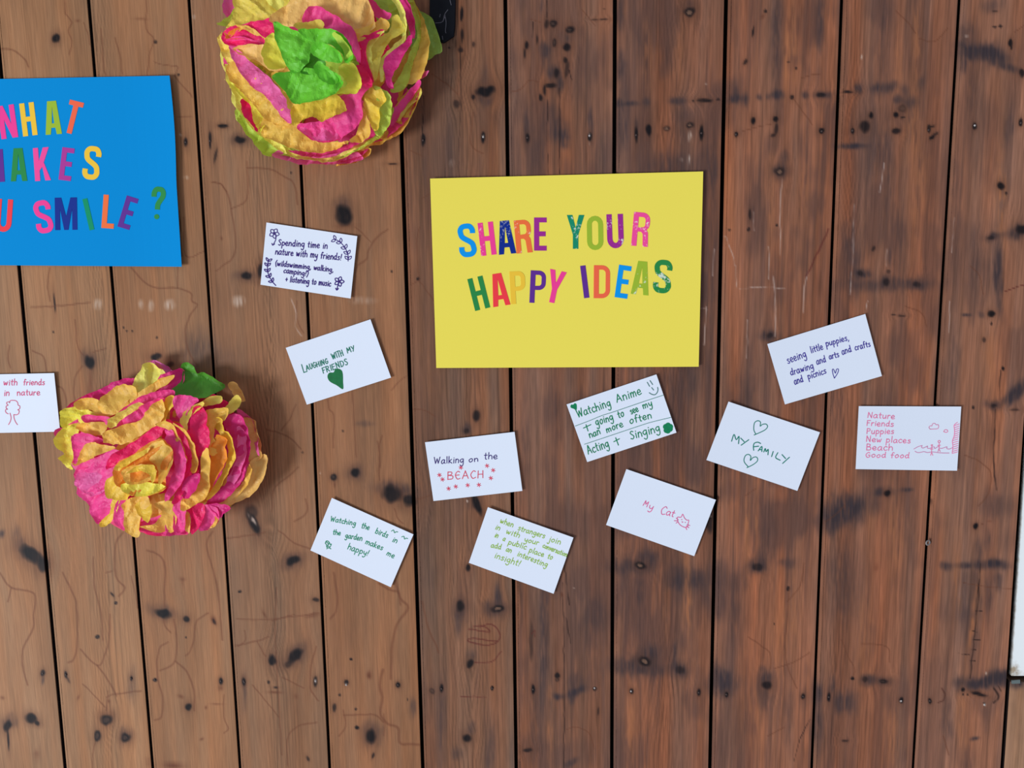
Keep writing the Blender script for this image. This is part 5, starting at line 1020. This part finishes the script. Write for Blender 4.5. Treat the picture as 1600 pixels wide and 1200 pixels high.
two = Pompom('paper_flower', (250, 712), 152, .048, Tile(60, 540, 3.75), 'round pink and orange tissue paper flower with one green leaf, beside the leftmost card', 1.12)
two.under([(.62, .92, 7), (.35, .68, 6), (.05, .42, 4)], 'PORPOPR')
for nm, k, poly in [
 ('petal','M',[(180,360),(250,300),(370,250),(460,205),(560,188),(590,250),(420,320),(260,380)]),
 ('petal','V',[(640,100),(710,84),(760,130),(795,165),(730,180),(680,150)]),
 ('petal','M',[(720,170),(790,150),(832,138),(852,200),(790,265),(660,300),(690,230)]),
 ('petal','Y',[(556,240),(575,180),(605,135),(640,94),(690,120),(738,162),(725,195),(640,250),(560,300)]),
 ('petal','O',[(550,295),(640,240),(730,185),(802,172),(770,215),(650,290),(510,375)]),
 ('petal','T',[(1108,230),(1145,203),(1180,225),(1218,315),(1180,330),(1130,280)]),
 ('leaf','g',[(785,265),(815,230),(842,200),(832,130),(860,98),(908,120),(922,165),(965,155),(1030,190),(1096,235),(1050,275),(930,310),(830,290)]),
 ('petal','P',[(110,500),(160,480),(260,420),(300,500),(220,680),(160,640)]),
 ('petal','O',[(360,335),(400,280),(470,230),(560,235),(580,290),(500,370),(410,415),(360,380)]),
 ('petal','O',[(220,330),(270,308),(350,318),(430,410),(340,405),(300,375),(240,372)]),
 ('petal','B',[(132,425),(160,370),(240,360),(330,390),(425,420),(330,440),(265,475),(200,485),(145,490)]),
 ('petal','P',[(260,410),(420,415),(420,480),(300,470)]),
 ('petal','O',[(215,475),(280,450),(400,455),(400,510),(335,528),(260,512)]),
 ('petal','P',[(480,385),(590,305),(690,268),(795,258),(780,310),(650,345),(560,385),(470,410)]),
 ('petal','Y',[(413,472),(425,425),(520,370),(610,325),(625,355),(560,395),(490,450),(425,485)]),
 ('petal','P',[(470,450),(560,388),(650,330),(740,298),(745,330),(610,425),(485,480)]),
 ('petal','O',[(383,555),(408,500),(520,458),(595,440),(640,380),(742,308),(740,400),(705,452),(610,520),(490,577),(405,572)]),
 ('petal','A',[(712,430),(728,330),(797,288),(803,350),(750,400),(735,455)]),
 ('petal','P',[(200,560),(240,508),(335,525),(380,560),(300,600),(215,695)]),
 ('petal','B',[(110,575),(140,500),(185,468),(235,490),(215,560),(195,640),(205,725),(165,700),(128,655),(148,632)]),
 ('petal','O',[(230,692),(260,600),(320,562),(380,585),(455,600),(330,650)]),
 ('petal','R',[(440,640),(560,560),(700,465),(745,480),(650,585),(500,680),(400,720)]),
 ('petal','P',[(192,765),(235,700),(350,650),(480,600),(500,680),(450,760),(410,840),(455,920),(410,990),(330,1055),(285,950),(215,840)]),
 ('petal','p',[(215,750),(300,710),(400,700),(420,760),(380,860),(300,880),(240,830)]),
 ('petal','T',[(1180,430),(1270,438),(1292,500),(1312,600),(1305,660),(1225,675),(1200,550)]),
 ('petal','p',[(1165,370),(1225,390),(1260,440),(1300,540),(1310,640),(1250,560),(1190,450)]),
 ('petal','T',[(1200,800),(1245,680),(1330,635),(1342,680),(1330,765),(1255,870),(1120,935),(1070,928)]),
 ('petal','O',[(1080,925),(1160,840),(1220,760),(1240,690),(1265,720),(1235,810),(1180,870),(1110,925)]),
 ('petal','M',[(1080,430),(1190,400),(1240,520),(1232,660),(1200,780),(1100,900),(985,945),(1010,890),(1090,820),(1150,700),(1130,560)]),
 ('petal','p',[(1165,480),(1215,500),(1225,620),(1195,740),(1130,830),(1100,800),(1160,660)]),
 ('petal','y',[(1060,400),(1110,340),(1172,283),(1190,310),(1165,375),(1105,405)]),
 ('petal','y',[(950,355),(960,322),(1060,286),(1070,332),(1000,350)]),
 ('petal','o',[(1000,640),(1040,530),(1095,530),(1115,640),(1060,760),(1000,860)]),
 ('petal','R',[(900,380),(960,360),(1000,440),(1000,590),(935,650),(895,540)]),
 ('petal','A',[(1015,440),(1080,415),(1095,490),(1135,508),(1160,640),(1110,750),(1060,845),(995,905),(985,880),(1060,770),(1105,640),(1085,545),(1030,490)]),
 ('petal','O',[(965,390),(1050,365),(1115,368),(1095,432),(1040,460),(1035,540),(1055,620),(1010,640),(1000,560),(985,450)]),
 ('petal','P',[(795,300),(860,288),(945,310),(890,370),(840,435),(800,395)]),
 ('petal','y',[(830,435),(880,370),(960,328),(975,350),(890,420),(872,500),(850,480)]),
 ('petal','O',[(832,440),(870,470),(900,550),(920,620),(938,720),(880,745),(890,650),(860,540)]),
 ('petal','R',[(815,480),(860,535),(892,640),(882,760),(840,900),(805,900),(850,760),(855,650)]),
 ('petal','P',[(738,480),(795,520),(862,650),(865,760),(795,880),(755,895),(770,800),(795,700),(745,580)]),
 ('petal','O',[(695,460),(770,438),(812,480),(835,580),(872,650),(845,695),(785,525)]),
 ('petal','O',[(840,905),(940,780),(945,650),(1005,595),(1010,680),(1000,870),(935,920),(860,965)]),
 ('petal','M',[(840,800),(900,760),(950,760),(930,850),(850,900)]),
 ('petal','P',[(560,1050),(700,1095),(830,1112),(885,1085),(890,980),(760,980),(620,1020)]),
 ('petal','O',[(685,920),(800,915),(790,1080),(735,1097),(600,1052),(690,1035),(725,980)]),
 ('petal','P',[(790,1095),(790,960),(830,880),(875,900),(860,1060),(830,1100)]),
 ('petal','R',[(865,960),(960,925),(975,1000),(950,1055),(905,1105),(880,1060)]),
 ('petal','O',[(850,955),(890,1000),(888,1100),(862,1070),(850,1020)]),
 ('petal','P',[(965,935),(1050,955),(1065,1000),(1045,1050),(980,1078),(945,1060)]),
 ('petal','O',[(1035,950),(1060,960),(1066,1010),(1040,1055),(990,1080),(1035,1030)]),
 ('petal','M',[(990,930),(1125,940),(1085,990),(1060,1000)]),
 ('petal','P',[(455,925),(525,878),(525,920),(495,1010),(505,1075),(445,1040)]),
 ('petal','A',[(440,890),(490,885),(450,1000),(385,1062),(350,1045),(420,970)]),
 ('petal','O',[(485,935),(560,885),(650,880),(665,960),(605,1000),(587,1122),(510,1095),(500,1000)]),
 ('petal','A',[(560,935),(620,905),(665,950),(672,1018),(600,1000)]),
 ('petal','o',[(465,695),(560,635),(650,568),(745,558),(780,640),(750,720),(745,830),(600,875),(470,800)]),
 ('petal','O',[(650,580),(740,556),(785,650),(745,800),(700,725),(630,650)]),
 ('petal','A',[(402,795),(480,735),(540,700),(600,690),(660,708),(690,760),(745,835),(620,885),(545,875),(520,905),(408,888)]),
 ('petal','A',[(465,700),(560,640),(640,600),(620,640),(540,690),(480,730)]),
]:
    low = k in 'gTV'
    two.sheet(nm, k, poly, **(dict(rise=.008, fold=.003) if low else {}))
for k, poly, up in [
 ('O',[(495,735),(560,705),(650,698),(690,745),(640,795),(560,805),(510,780)],.006),
 ('o',[(540,745),(610,730),(655,745),(620,785),(560,790)],.010),
 ('A',[(530,745),(580,708),(660,704),(690,750),(680,800),(660,760),(600,735)],.012),
 ('B',[(500,810),(600,800),(690,810),(740,830),(620,880),(545,872)],.008),
]:
    two.sheet('petal', k, poly, rise=.010, fold=.005, up=up)
